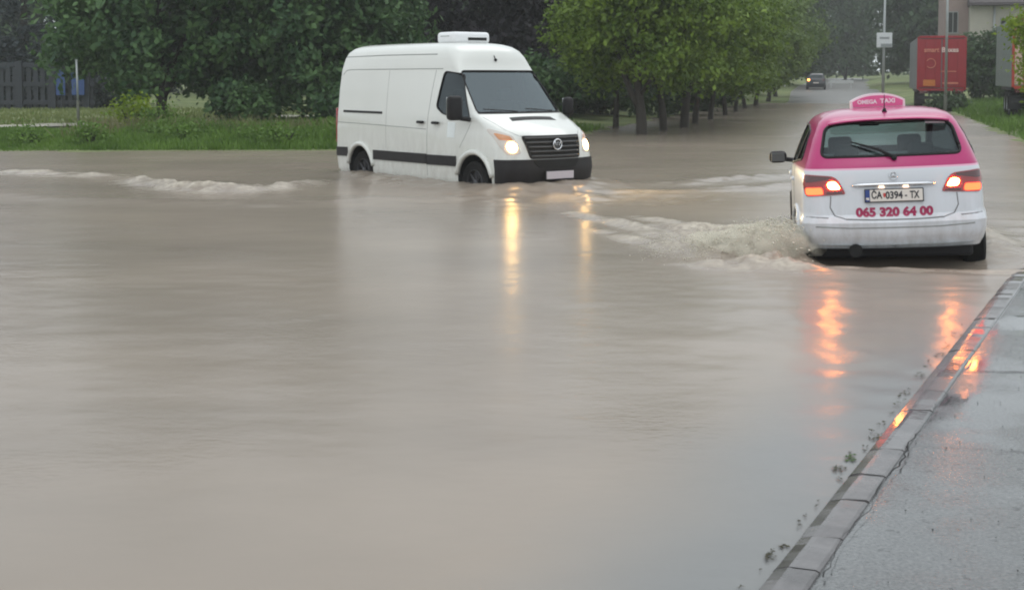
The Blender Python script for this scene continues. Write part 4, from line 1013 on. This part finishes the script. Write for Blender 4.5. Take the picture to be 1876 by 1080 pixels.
# roof sign
sg_ = empty('roof_sign', (1.62, -.01, 1.612)); sg_.parent = taxi
arch = [(y_, .02+.125*(1-.55*abs(y_/.27)**2.4)) for y_ in np.linspace(-.275, .275, 23)]
MB().prism([(-.275, .0)]+arch+[(.275, .0)], -.06, .06, 'x').build('sign_body', 'sign_white', sg_)
face = [(y_*.93, .012+(z_-.02)*.86+.004) for y_, z_ in arch]
MB().prism([(-.25, .008)]+face+[(.25, .008)], -.066, .066, 'x').build('sign_face', 'pink_sign', sg_)
plate_text('TAXI', -.10, .062, 'sign_white', .15, .062, sg_, -.068); plate_text('OMEGA', .105, .056, 'sign_white', .20, .058, sg_, -.068)
MB().box((0, 0, -.012), (.14, .46, .03), .008).build('sign_foot', 'black_plastic', sg_)
# cabin seen through the glass
for y_ in (-.36, .36):
    for x_, nm in ((2.0, 'front_seat'), (.98, 'rear_seat')):
        st = empty(nm, (x_, y_, .35)); st.parent = taxi
        MB().box((0, 0, .42), (.14, .48, .62 if x_ > 1.5 else .58), .05, 2).build('backrest', 'seat_cloth', st, angle=50)
        MB().box((0, 0, .86 if x_ > 1.5 else .82), (.09, .25, .18), .04, 2).build('headrest', 'seat_cloth', st, angle=50)
MB().box((3.0, 0, .95), (.5, 1.4, .2), .05).build('dashboard', 'interior', taxi, angle=50)
MB().box((2.62, -.0, 1.41), (.02, .22, .06), .008).build('inner_mirror', 'interior', taxi)

# ------------------------------------------------------------------ trees
def crown_mesh(name, lobes, n, leaf, seed, mat, parent, clump=40, spread=.28, droop=0., aspect=.55):
    r = np.random.default_rng(seed); L_ = np.array(lobes, float)          # x y z rx ry rz
    wgt = L_[:, 3]*L_[:, 5]; wgt /= wgt.sum(); nc = max(8, n//clump)
    li = r.choice(len(L_), nc, p=wgt); d = r.normal(size=(nc, 3)); d /= np.linalg.norm(d, axis=1)[:, None]
    rad = r.uniform(.55, 1.0, nc)**.5*r.uniform(.9, 1.08, nc)
    cc = L_[li, :3]+d*L_[li, 3:6]*rad[:, None]
    ci = r.integers(0, nc, n); cs = r.uniform(.6, 1.5, nc)
    p = cc[ci]+r.normal(size=(n, 3))*(spread*cs[ci])[:, None]*np.array((1, 1, .7)); p[:, 2] -= droop*np.abs(r.normal(size=n))
    nr = d[ci]*.7+r.normal(size=(n, 3))*.75+np.array((0, 0, .45)); nr /= np.linalg.norm(nr, axis=1)[:, None]
    a = np.cross(nr, r.normal(size=(n, 3))); a /= np.linalg.norm(a, axis=1)[:, None]; b_ = np.cross(nr, a)
    s = leaf*r.uniform(.6, 1.4, n)[:, None]
    V = np.stack([p-a*s, p-b_*s*aspect, p+a*s, p+b_*s*aspect], 1).reshape(-1, 3)
    return fast_quads('crown', V, n, mat, parent)
def limb_mesh(name, trunk, limbs, mat, parent):
    mb = MB(); mb.tube([t_[0] for t_ in trunk], [t_[1] for t_ in trunk], 9)
    for l in limbs: mb.tube([t_[0] for t_ in l], [t_[1] for t_ in l], 6)
    o = mb.build('trunk', mat, parent, True); return o
def std_tree(name, loc, h, cr, ct, seed, leafm, barkm='bark', n=9000, leaf=.10, tr=.17, fork=True, nl=14, squash=1., **kw):
    """trunk with forking limbs, crown of leaf clumps from height ct to h, radius cr"""
    r = random.Random(seed); t_ = empty(name, loc)
    lean = (r.uniform(-.2, .2), r.uniform(-.2, .2))
    top = ct+(h-ct)*.45
    trunk = [((0, 0, -.5), tr*1.25), ((0, 0, .05), tr*1.1), ((lean[0]*.3, lean[1]*.3, ct*.6), tr*.9), ((lean[0], lean[1], ct+.3), tr*.75), ((lean[0]*1.5, lean[1]*1.2, top), tr*.35), ((lean[0]*1.8, lean[1]*1.4, h*.86), tr*.1)]
    limbs = []
    for k in range(7 if fork else 4):
        a = k*2.4+r.uniform(-.4, .4); z0 = ct*.75+r.uniform(0, 1)*(h-ct)*.25; q = cr*r.uniform(.55, .85)
        limbs.append([((lean[0]*.8, lean[1]*.8, z0), tr*.45), ((math.cos(a)*q*.4, math.sin(a)*q*.4, z0+(h-ct)*.18), tr*.3), ((math.cos(a)*q, math.sin(a)*q, z0+(h-ct)*.38), tr*.08)])
    limb_mesh('trunk', trunk, limbs, barkm, t_)
    lobes = [(0, 0, ct+(h-ct)*.55, cr*.75, cr*.75, (h-ct)*.46)]
    for k in range(nl):
        a = k*2.39996; f = (k+.5)/nl; zz = ct+(h-ct)*(.12+.78*f); prof_ = math.sin(PI*min(1, .18+.80*f))**.7
        q = cr*prof_*r.uniform(.55, .8); rr_ = cr*r.uniform(.26, .42)*(.65+.35*prof_)
        lobes.append((math.cos(a)*q, math.sin(a)*q, zz, rr_, rr_, rr_*.85*squash))
    crown_mesh('crown', lobes, n, leaf, seed, leafm, t_, **kw)
    return t_
def gz(x, y): return float(height(np.array([[float(x)]]), np.array([[float(y)]]))[0, 0])
def at(x, y, dz=-.03): return (x, y, gz(x, y)+dz)

# the row of young limes along the flooded street
row = [(3.9, 39.2, 'with the forked trunk, nearest of the row'), (3.5, 44.2, 'standing back from the row, behind the forked nearest one'), (4.85, 41.8, 'second along the row from the van'), (5.9, 45.0, 'third along the row from the van'),
       (6.75, 48.4, 'fourth along the row from the van'), (8.0, 53.0, 'fifth along the row, last with a clear trunk'), (9.7, 59.5, 'sixth along the row from the van'), (11.3, 66.3, 'seventh along the row from the van'),
       (13.0, 73.0, 'eighth along the row, dim with rain'), (14.9, 80.2, 'ninth along the row, dim with rain'), (17.6, 90.0, 'second from the far end of the row'), (20.3, 101.0, 'last of the row, beside the far dark car')]
protos = []
for i, (x, y, lab) in enumerate(row):
    if i < 6 or i == 8:
        o = std_tree('lime_tree', at(x, y), 7.2+.3*(i % 3), (2.75, 2.0, 2.3, 2.5, 2.4, 2.5, 0, 0, 2.9)[i], (1.55, 1.3, 1.5, 1.85, 1.45, 1.15, 0, 0, .7)[i], 100+i, 'leaf_lime' if i < 6 else 'leaf_lime_far', n=24000 if i < 6 else 13000, leaf=.085 if i < 6 else .12, tr=(.17, .10, .13, .16, .12, .11, 0, 0, .13)[i], clump=55, spread=.24, droop=.15)
        protos.append(o)
    else:
        o = copy_tree(protos[(5, 5)[i-6] if i < 8 else 6]); o.location = at(x, y); o.rotation_euler = (0, 0, i*1.7); o.scale = (1+.05*(i-6),)*3
    tag(o, 'light green street tree %s' % lab, 'tree', 'row of green trees along the flooded street')
# fork of the first tree
mb = MB(); mb.tube([(0.02, 0, .9), (-.28, -.02, 1.45), (-.55, -.05, 2.1), (-.8, -.1, 2.9)], [.12, .10, .08, .04], 8); mb.build('limb', 'bark', protos[0], True)

# two big dark trees on the left bank
for (x, y, h, cr_, ct_, sd_2, lab) in [(-10.9, 41.5, 9.5, 3.7, .25, 201, 'big dark green tree with low branches on the left bank by the thin post'), (-6.2, 42.5, 9.5, 3.6, -.1, 202, 'big dark green tree reaching the ground, behind the rear of the white van')]:
    tag(std_tree('broadleaf_tree', at(x, y), h, cr_, ct_, sd_2, 'leaf_dark', n=40000, leaf=.12, tr=.22, nl=24, clump=60, spread=.27, droop=.12), lab, 'tree', 'dark trees on the left bank')
tag(std_tree('purple_tree', at(-2.6, 54), 11, 5.0, .5, 203, 'leaf_purple', n=26000, leaf=.16, tr=.3, nl=22, clump=50, spread=.35), 'dark purple leaved tree rising behind the roof of the white van', 'tree')
tag(std_tree('purple_tree', at(1.4, 57), 8, 3.2, .3, 206, 'leaf_purple', n=14000, leaf=.16, tr=.2, nl=16, clump=50, spread=.35), 'dark purple leaved tree seen between the van mirror and the green row', 'tree')
# dark spruce beyond the fence at far left
for (x, y, h, cr_, sd_2, lab) in [(-24.5, 66, 13, 3.6, 211, 'dark blue green spruce beyond the slate fence, at the left edge'), (-20.2, 68, 12, 3.4, 212, 'dark blue green spruce beyond the slate fence, nearer the blue boards')]:
    t_ = empty('spruce_tree', at(x, y)); r = random.Random(sd_2)
    limb_mesh('trunk', [((0, 0, -.4), .25), ((0, 0, h*.5), .16), ((0, 0, h), .03)], [], 'bark', t_); lob = []
    for k in range(46):
        f = (k+.5)/46; zz = 1.2+(h-1.2)*f; q = cr_*(1-f)**.8*r.uniform(.45, .9); a = k*2.4; lob.append((math.cos(a)*q, math.sin(a)*q, zz, .75*(1-.5*f), .75*(1-.5*f), .22))
    crown_mesh('crown', lob, 16000, .14, sd_2, 'leaf_conifer', t_, clump=45, spread=.22, droop=.2, aspect=.3); tag(t_, lab, 'tree')

# far trees fading in the rain
fp = std_tree('far_tree', (0, 0, 0), 15, 5.2, .0, 301, 'leaf_far', n=18000, leaf=.30, tr=.3, nl=22, clump=45, spread=.55)
fp2 = std_tree('far_tree', (0, 0, 0), 15, 4.6, -.2, 302, 'leaf_far', n=18000, leaf=.30, tr=.3, nl=18, clump=45, spread=.6)
far = [(40.5, 128, 1.0, 'tall hazy tree rising behind the bus stop sign'), (45.5, 122, .95, 'tall hazy tree left of the red trailer'), (50, 132, 1.05, 'tall hazy tree above the red trailer roof'), (42.5, 168, .95, 'hazy tree at the far end of the street, right of the dark car'),
       (45.5, 196, .48, 'hazy tree at the end of the street, just above the far dark car'), (29, 138, .9, 'hazy tree behind the far end of the green row'), (39.5, 190, .8, 'hazy tree far behind the end of the green row'), (23, 128, 1., 'hazy tree behind the middle of the green row'),
       (12, 108, 1., 'hazy tree seen between the green row trunks'), (3, 98, 1., 'hazy tree behind the nearest green trees'), (-7, 92, 1., 'hazy tree behind the white van'), (-15, 88, 1., 'hazy tree behind the two dark left trees'), (-26, 96, 1., 'hazy tree behind the slate fence'), (-37, 92, 1., 'hazy tree behind the left end of the slate fence'),
       (64, 150, 1.2, 'hazy tree behind the beige house'), (57, 165, 1.2, 'hazy tree beyond the house, left of its pink wing')]
for i, (x, y, s_, lab) in enumerate(far):
    o = (fp if i == 0 else fp2 if i == 1 else copy_tree((fp, fp2)[i % 2])); o.location = at(x, y); o.scale = (s_,)*3; o.rotation_euler = (0, 0, i*2.1)
    tag(o, lab, 'tree', 'hazy trees in the distance')
# the wood that closes the horizon reads as one mass
wl = np.random.default_rng(5); lob = []
for k in range(150):
    x_ = -190+k*2.9; y_ = 232+18*math.sin(k*.7)-.12*abs(x_); r_ = wl.uniform(3.2, 5.); zz = gz(x_, y_)
    if 41 < x_ < 58: r_ *= .75
    lob += [(x_, y_, zz+r_*.8, r_, r_, r_*1.1), (x_+1.5, y_-2, zz+r_*1.7, r_*.8, r_*.8, r_*.9)]
wd_ = empty('distant_wood', (0, 0, 0)); crown_mesh('crown', lob, 95000, .62, 77, 'leaf_far', wd_, clump=20, spread=.8); tag(wd_, 'distant wood closing the horizon all along behind the street', 'wood', kind='stuff')
# shrubs
def shrub(name, loc, rx, h, seed, mat, n, leaf, lab, cat='bush', grp=None):
    t_ = empty(name, loc); r = random.Random(seed); lob = [(r.uniform(-.5, .5)*rx, r.uniform(-.5, .5)*rx, h*r.uniform(.3, .75), rx*.55, rx*.55, h*.36) for _ in range(7)]
    mb = MB()
    for k in range(5):
        a = k*1.3; mb.tube([(0, 0, -.1), (math.cos(a)*rx*.3, math.sin(a)*rx*.3, h*.4), (math.cos(a)*rx*.6, math.sin(a)*rx*.6, h*.75)], [.04, .03, .01], 5)
    mb.build('stem', 'bark', t_); crown_mesh('crown', lob, n, leaf, seed, mat, t_, clump=40, spread=.18); tag(t_, lab, cat, grp); return t_
for k, (x_, lab) in enumerate([(-27.2, 'dark evergreen bush behind the slate fence, leftmost of three'), (-24.4, 'dark evergreen bush behind the slate fence, middle of three'), (-21.4, 'dark evergreen bush behind the slate fence, by the blue boards')]):
    shrub('evergreen_bush', at(x_, 63.6), 2.1, 3.2, 470+k, 'leaf_conifer', 7000, .14, lab, 'bush', 'evergreen bushes behind the slate fence')
shrub('bush', at(-8.4, 40.2), 1.2, 1.3, 401, 'leaf_dark', 5000, .09, 'low dark bush filling the gap under the two dark trees')
shrub('bush', at(-5.0, 39.6), 1.3, 1.2, 402, 'leaf_dark', 5000, .09, 'low dark bush just left of the white van rear')
shrub('bush', at(-3.2, 40.5), 1.4, 1.5, 403, 'leaf_dark', 5000, .09, 'dark bush hidden half behind the white van rear')
shrub('bush', at(.9, 44), 1.8, 2.2, 404, 'leaf_dark', 6000, .10, 'dark bush between the white van and the green row')
for k, (x_, y_, lab) in enumerate([(4.2, 56, 'low hedge bush behind the first trunks of the green row'), (7.2, 60, 'low hedge bush behind the middle trunks of the green row'), (9.4, 67, 'low hedge bush behind the farther trunks of the green row'), (1.5, 52, 'low hedge bush just right of the van, behind the standing back tree'), (11.5, 77, 'low hedge bush behind the seventh tree of the row')]):
    shrub('hedge_bush', at(x_, y_), 2.6, 2.3, 420+k, 'leaf_mid', 7000, .12, lab, 'bush', 'hedge behind the green row')
shrub('bush', at(25.3, 63), 1.5, 3.2, 405, 'leaf_mid', 6000, .12, 'dark bush between the red trailer and the pale truck')
shrub('bush', at(28.3, 79), 1.9, 4.0, 431, 'leaf_mid', 9000, .13, 'tall dark hedge bush right of the red trailer, before the beige house', 'bush')
shrub('bush', at(30.6, 82), 1.9, 3.4, 432, 'leaf_mid', 9000, .13, 'dark hedge bush under the house downpipe, left of the pale truck', 'bush')
shrub('bush', at(23.6, 58), 1.2, 1.8, 406, 'leaf_mid', 5000, .10, 'leafy bush on the verge left of the pale truck wheels')
shrub('bush', at(22.0, 66.4), .9, .8, 407, 'leaf_mid', 2500, .10, 'low bush on the verge under the red trailer')
shrub('weed', at(-10.6, 36.5), .5, .85, 408, 'leaf_bright', 1400, .05, 'yellow green tall weeds standing in the verge before the dark tree', 'weeds')
shrub('weed', at(-9.7, 35.8), .4, .75, 409, 'grass_blade', 1200, .05, 'green tall weeds beside the yellow green weeds on the verge', 'weeds')
tag(std_tree('bright_tree', at(17.28, 40.5), 4.9, 1.75, .9, 410, 'leaf_bright', n=26000, leaf=.07, tr=.10, nl=16, clump=50, spread=.18, droop=.2), 'bright yellow green tree at the right edge before the pale truck', 'tree')

# grass on the banks
def blades(name, xr, yr, n, hmin, hmax, wid, mat, seed, keep, label, hfun=None):
    r = np.random.default_rng(seed); X = r.uniform(*xr, n); Y = r.uniform(*yr, n); k = keep(X, Y); X, Y = X[k], Y[k]; n = len(X)
    Z = height(X[None], Y[None])[0]; h = r.uniform(hmin, hmax, n)*(.5+.9*fbm(X*.9, Y*.9, 3, seed)); a = r.uniform(0, PI, n)
    if hfun is not None: h = h*hfun(X, Y)
    dx, dy = np.cos(a)*wid/2, np.sin(a)*wid/2; lx, ly = r.normal(0, .32, n)*h, r.normal(0, .32, n)*h
    V = np.stack([np.stack([X-dx, Y-dy, Z-.03], 1), np.stack([X+dx, Y+dy, Z-.03], 1), np.stack([X+dx*.3+lx, Y+dy*.3+ly, Z+h], 1), np.stack([X-dx*.3+lx*1.05, Y-dy*.3+ly*1.05, Z+h*.98], 1)], 1).reshape(-1, 3)
    o = fast_quads(name, V, n, mat); tag(o, label, 'grass', kind='stuff'); return o
def on_left(X, Y):
    d, _ = poly_dist(X, Y, LEFT_LAND, True); return inside(X, Y, LEFT_LAND) & (d > .05)
def on_right(X, Y):
    d, _ = poly_dist(X, Y, RIGHT_LAND, True); return inside(X, Y, RIGHT_LAND) & (d > .15)
blades('verge_grass', (-15, 3), (30, 36.4), 56000, .14, .40, .032, 'grass_blade', 21, on_left, 'tall green grass on the bank along the flooded road', lambda X, Y: (.45+.55*sstep(Y, 30.2, 32.5))*(.32+.68*sstep(X, -11, -9.3)))
for k in range(16):
    x_ = -12.2+k*.62+.3*math.sin(k*5.1); y_ = 31.6+1.6*((k*37) % 11)/11
    if abs(x_) < 12.5 and k % 2: tag(shrub('weed', at(x_, y_), .25+.08*(k % 3), .28+.07*(k % 4), 440+k, 'grass_blade', 700, .045, 'leafy weed tuft standing out of the grass on the left bank', 'weeds'), group='weed tufts in the verge grass')
blades('verge_grass_behind', (-15, 5), (36.4, 44), 15000, .10, .28, .04, 'grass_blade', 22, lambda X, Y: on_left(X, Y) & (X > -11.2) & (poly_dist(X, Y, pl)[0] > 1.2), 'green grass under the trees of the left bank')
blades('dry_grass', (-15, -3), (33, 37), 3500, .22, .48, .025, 'grass_dry', 23, lambda X, Y: on_left(X, Y) & (X > -11.5), 'pale dry stalks among the green verge grass')
blades('meadow_grass', (-32, -4), (40, 62), 16000, .06, .14, .07, 'meadow_blade', 24, lambda X, Y: poly_dist(X, Y, pl)[0] > 1.2, 'short yellowish grass of the meadow beyond the path')
blades('roadside_grass', (12, 34), (28, 80), 42000, .10, .30, .05, 'grass_blade', 25, on_right, 'green grass on the verge at the right of the street')

# ------------------------------------------------------------------ slate fence, blue boards and the thin post, far left
fe = empty('slate_fence', at(-22, 61)); tag(fe, 'dark slate coloured fence with heavy posts beyond the meadow at far left', 'fence')
for k in range(9): MB().box((-10.2+k*1.55, 0, 1.05), (.32, .25, 2.4), .02).build('post', 'fence_slate', fe)
for z_ in (2.1, 1.2, .35): MB().box((-4, .02, z_), (13.2, .10, .20)).build('rail', 'fence_slate', fe)
for k in range(40): MB().box((-10.1+k*.32, .09, 1.0), (.22, .04, 1.9)).build('slat', 'fence_slate', fe)
for k, (x_, w_, lab) in enumerate([(-20.85, .42, 'narrow faded blue board hung on the slate fence'), (-20.05, .58, 'wider bright blue board hung on the slate fence by the thin post')]):
    bb = empty('blue_board', at(x_, 60.6)); MB().box((0, 0, 1.25), (w_, .06, 1.15), .01).build('board', 'blue_board', bb); MB().box((0, .02, 1.86), (w_+.06, .08, .06)).build('top_rail', 'fence_slate', bb)
    MB().box((0, .05, .35), (.06, .05, .9)).build('leg', 'fence_slate', bb); tag(bb, lab, 'board', 'blue boards on the slate fence')
po = empty('thin_post', at(-12.45, 37.6)); tag(po, 'thin weathered metal post standing in the verge before the dark tree', 'post')
MB().tube([(0, 0, -.3), (0, 0, .85)], .045, 10).build('lower_sleeve', 'pole_dark', po, True); MB().tube([(0, 0, .8), (-.02, 0, 2.0)], .030, 8).build('upper_pole', 'galvanised', po, True); MB().tube([(-.02, 0, 1.98), (-.02, 0, 2.02)], .038, 8).build('cap', 'galvanised', po)

# ------------------------------------------------------------------ poles and sign
bs_ = empty('bus_stop_sign', at(23.9, 84.5)); tag(bs_, 'white square stop sign on a tall grey lamp pole beyond the taxi roof', 'sign')
MB().tube([(0, 0, -.4), (0, 0, 4.), (.06, 0, 9.5)], [.11, .085, .06], 10).build('pole', 'galvanised', bs_, True)
sb = MB().box((0, -.13, 4.17), (1.0, .05, .94), .02).build('sign_plate', 'sign_board', bs_); MB().box((0, -.16, 4.30), (.62, .012, .13)).build('sign_lettering', 'sign_grey', sb)
MB().box((.12, -.16, 3.83), (.70, .012, .22)).build('lower_band', 'sign_grey', sb)
for z_ in (4.45, 3.9): MB().box((0, -.06, z_), (.16, .12, .05)).build('clamp', 'galvanised', bs_)
lp_ = empty('lamp_pole', at(20.5, 62)); tag(lp_, 'slim grey street pole standing before the red trailer', 'pole')
MB().tube([(0, 0, -.4), (0, 0, .9)], .085, 10).build('base_sleeve', 'pole_dark', lp_, True); MB().tube([(0, 0, .85), (0, 0, 8.5)], [.07, .05], 10).build('shaft', 'galvanised', lp_, True)
MB().tube([(0, 0, 8.4), (-.4, -.1, 8.9), (-1.3, -.3, 9.0)], .04, 8).build('arm', 'galvanised', lp_, True); MB().box((-1.5, -.35, 8.98), (.5, .2, .12), .04).build('lamp_head', 'galvanised', lp_)

# ------------------------------------------------------------------ trailers parked on the right
def trailer(name, loc, rz, w_, l_, z0, z1, side, rear, frame, lab):
    tr = empty(name, loc, (0, 0, rz)); tag(tr, lab, 'truck')
    MB().box((l_/2+.03, 0, (z0+z1)/2), (l_, w_, z1-z0), .03).build('box_body', side, tr)
    for sg in (-1, 1):
        dr = MB().box((-.02, sg*w_/4, (z0+z1)/2), (.05, w_/2-.06, z1-z0-.22), .008).build('rear_door', rear, tr)
        for q in (.25, .65): MB().tube([(-.06, sg*w_/4*2*q, z0+.12), (-.06, sg*w_/4*2*q, z1-.12)], .016, 6).build('lock_bar', frame, dr)
        MB().box((-.01, sg*(w_/2-.05), (z0+z1)/2), (.10, .10, z1-z0), .01).build('corner_post', frame, tr)
        MB().box((-.04, sg*(w_/2-.35), z0-.14), (.05, .45, .14), .01).build('rear_lamp', 'tail_dark', tr)
        for x_ in (1.6, 2.9, 4.2): wheel(tr, x_, sg*(w_/2-.2), .5, .5, .34, sg, 'galvanised', 6)
        MB().box((3.0, sg*(w_/2-.02), z0-.06), (5.6, .04, .12)).build('side_rail', 'chassis', tr)
    for z_ in (z0-.0, z1): MB().box((-.01, 0, z_), (.11, w_-.2, .13), .01).build('cross_member', frame, tr)
    MB().box((.15, 0, .62), (.12, w_-.1, .16), .02).build('underrun_bar', 'chassis', tr)
    for sg in (-1, 1): MB().box((.2, sg*.6, .85), (.08, .08, .5)).build('bar_bracket', 'chassis', tr); MB().box((1.0, sg*(w_/2-.22), .55), (.03, .5, .55)).build('mud_flap', 'chassis', tr)
    MB().box((l_/2, 0, z0-.15), (l_-.6, 1.0, .2)).build('chassis', 'chassis', tr)
    return tr
ra = math.atan2(1, .27)
tr1 = trailer('red_trailer', at(22.9, 70.0, .0), ra, 2.5, 12.5, 1.05, 3.85, 'trailer_side', 'trailer_red', 'trailer_red', 'parked box trailer with red printed rear doors beyond the taxi')
def tr_text(txt, y, z, size, wid, mat, par, x=-.085):
    o = text_mesh(txt, size, 'lettering', mat, par, .004, .01, wid); o.rotation_euler = (PI/2, 0, -PI/2); o.location = (x, y, z); return o
dd = [c for c in tr1.children if c.name.startswith('rear_door')]
tr_text('smart', .52, 3.16, .36, .78, 'trailer_text_dim', tr1); tr_text('Boxes', -.42, 3.16, .36, .84, 'trailer_text', tr1)
MB().tube([(-.09, .55+.24*math.cos(a), 2.45+.24*math.sin(a)) for a in np.linspace(.5, 5.6, 22)], .022, 5).build('ring_print', 'trailer_text_dim', tr1)
MB().box((-.088, .62, 1.42), (.012, .62, .34), .03).build('orange_print', 'trailer_orange', tr1); MB().box((-.088, -.46, 1.40), (.012, .80, .10), .02).build('pale_print', 'trailer_text_dim', tr1); MB().box((-.088, -.35, 2.02), (.012, .80, .05)).build('line_print', 'trailer_text_dim', tr1)
tr2 = trailer('pale_trailer', at(20.75, 51.0, .0), math.atan2(1, .30), 2.5, 9.5, 1.15, 3.85, 'trailer_side_green', 'trailer_pale', 'trailer_frame_red', 'parked truck box with red framed pale rear doors at the right edge')

# ------------------------------------------------------------------ beige house
ho = empty('beige_house', at(37.9, 105, .0), (0, 0, math.radians(-14))); tag(ho, 'beige two storey house with dark eaves and a pinkish wing, behind the parked trucks', 'building')
MB().box((5.2, 4, 3.2), (13.0, 8, 7.0)).build('wall', 'render_beige', ho)
MB().box((-2.2, 4.6, 4.4), (1.9, 7, 9.6)).build('wing_wall', 'render_pink', ho)
rf = MB(); rf.prism([(-.8, 6.55), (-.8, 6.8), (4.1, 9.4), (9, 6.8), (9, 6.55)], -1.4, 12.6, 'y'); o = rf.build('roof', 'roof_dark', ho); o.rotation_euler = (0, 0, 0)
for v in o.data.vertices: v.co = Vector((v.co.y, v.co.x, v.co.z))
o.data.flip_normals()
MB().prism([(-3.4, 9.2), (-3.4, 9.4), (-2.2, 10.6), (-1.0, 9.4), (-1.0, 9.2)], .8, 8.4, 'y').build('wing_roof', 'roof_dark', ho)
for (x_, z_, w_, h_, y_) in [(-2.5, 5.3, .75, 1.7, 1.1), (-2.5, 2.3, .75, 1.4, 1.1), (1.6, 4.9, 1.2, 1.3, 0), (4.6, 4.9, 1.2, 1.3, 0), (7.6, 4.9, 1.2, 1.3, 0), (4.6, 1.9, 1.2, 1.3, 0)]:
    wn = empty('window', (x_, y_, z_)); wn.parent = ho
    MB().box((0, -.02, 0), (w_, .08, h_)).build('pane', 'black_gap', wn)
    for dx_, dz_, ww_, hh_ in ((-w_/2, 0, .08, h_), (w_/2, 0, .08, h_), (0, h_/2, w_, .08), (0, -h_/2, w_+.2, .10), (0, 0, .06, h_)): MB().box((dx_, -.06, dz_), (ww_, .10, hh_)).build('frame', 'seam_soft', wn)
MB().tube([(.55, -.1, 6.5), (.55, -.1, .3)], .09, 8).build('downpipe', 'galvanised', ho, True); MB().tube([(-1.2, -.75, 6.62), (11.8, -.75, 6.62)], .09, 8).build('gutter', 'roof_dark', ho, True)

# ------------------------------------------------------------------ far end of the street
fc = empty('far_car', (27.8, 120, gz(27.8, 120)+.03), (0, 0, math.atan2(1, .24))); tag(fc, 'small dark car far up the street with an orange lamp lit', 'car')
FT = [(.20, 4.2, .1, .70, .80, .76, .2, .06, .2, .15), (.5, 4.3, 0, .76, .88, .84, .25, .06, .22, .15), (.95, 4.0, .06, .74, .88, .82, .2, .06, .25, .15), (1.02, 3.3, .12, .72, .84, .78, .18, .06, .2, .15), (1.40, 2.4, .45, .60, .66, .62, .12, .06, .14, .14), (1.48, 2.0, .75, .45, .5, .48, .1, .06, .12, .12), (1.5, 1.6, 1.1, .2, .22, .2, .04, .04, .06, .06)]
V, F = loft(FT, zlist(FT, [], .1)); fb = to_bvh(V, F); raw('body', V, F, 'far_car_paint', fc, True)
panel('rear_window', fb, 'x', -1, round_poly([(-.6, 1.06), (.6, 1.06), (.5, 1.36), (-.5, 1.36)], .05), .006, 'side_glass', fc, 10, 4)
for sg in (-1, 1):
    panel('tail_light', fb, 'x', -1, round_poly([(sg*.55, .78), (sg*.76, .78), (sg*.76, .98), (sg*.55, .98)], .03), .01, 'turn_lit' if sg > 0 else 'tail_dark', fc, 6, 4)
    for x_ in (.75, 3.4): wheel(fc, x_, sg*.78, .31, .31, .2, sg, 'alloy', 8)
MB().box((-.02, 0, .62), (.02, .5, .11)).build('number_plate', 'plate_white', fc)
for (x_, y_, l_, lab) in [(31.6, 126, 2.4, 'low white barrier at the roadside right of the far dark car'), (25.2, 124, 1.5, 'low white barrier at the roadside left of the far dark car')]:
    br_ = empty('white_barrier', at(x_, y_, 0.)); tag(br_, lab, 'barrier', 'white barriers far up the street')
    MB().box((0, 0, .62), (l_, .08, .30), .02).build('board', 'barrier_white', br_)
    for q in (-.4, .4): MB().box((q*l_, 0, .25), (.08, .08, .6)).build('post', 'barrier_white', br_)

# ------------------------------------------------------------------ rain haze
hz = MB(); hz.box((0, 270, 13.0), (860, 700, 30.0)); h = hz.build('haze', 'black_gap'); h.data.materials.clear(); tag(h, 'thin grey rain haze filling the air', 'haze', kind='stuff')
m = bpy.data.materials.new('haze'); m.use_nodes = True; t = m.node_tree; t.nodes.clear()
v = t.nodes.new('ShaderNodeVolumePrincipled'); v.inputs['Color'].default_value = (.86, .89, .90, 1); v.inputs['Density'].default_value = .0009; v.inputs['Anisotropy'].default_value = .2
o = t.nodes.new('ShaderNodeOutputMaterial'); t.links.new(v.outputs[0], o.inputs['Volume']); h.data.materials.append(m)
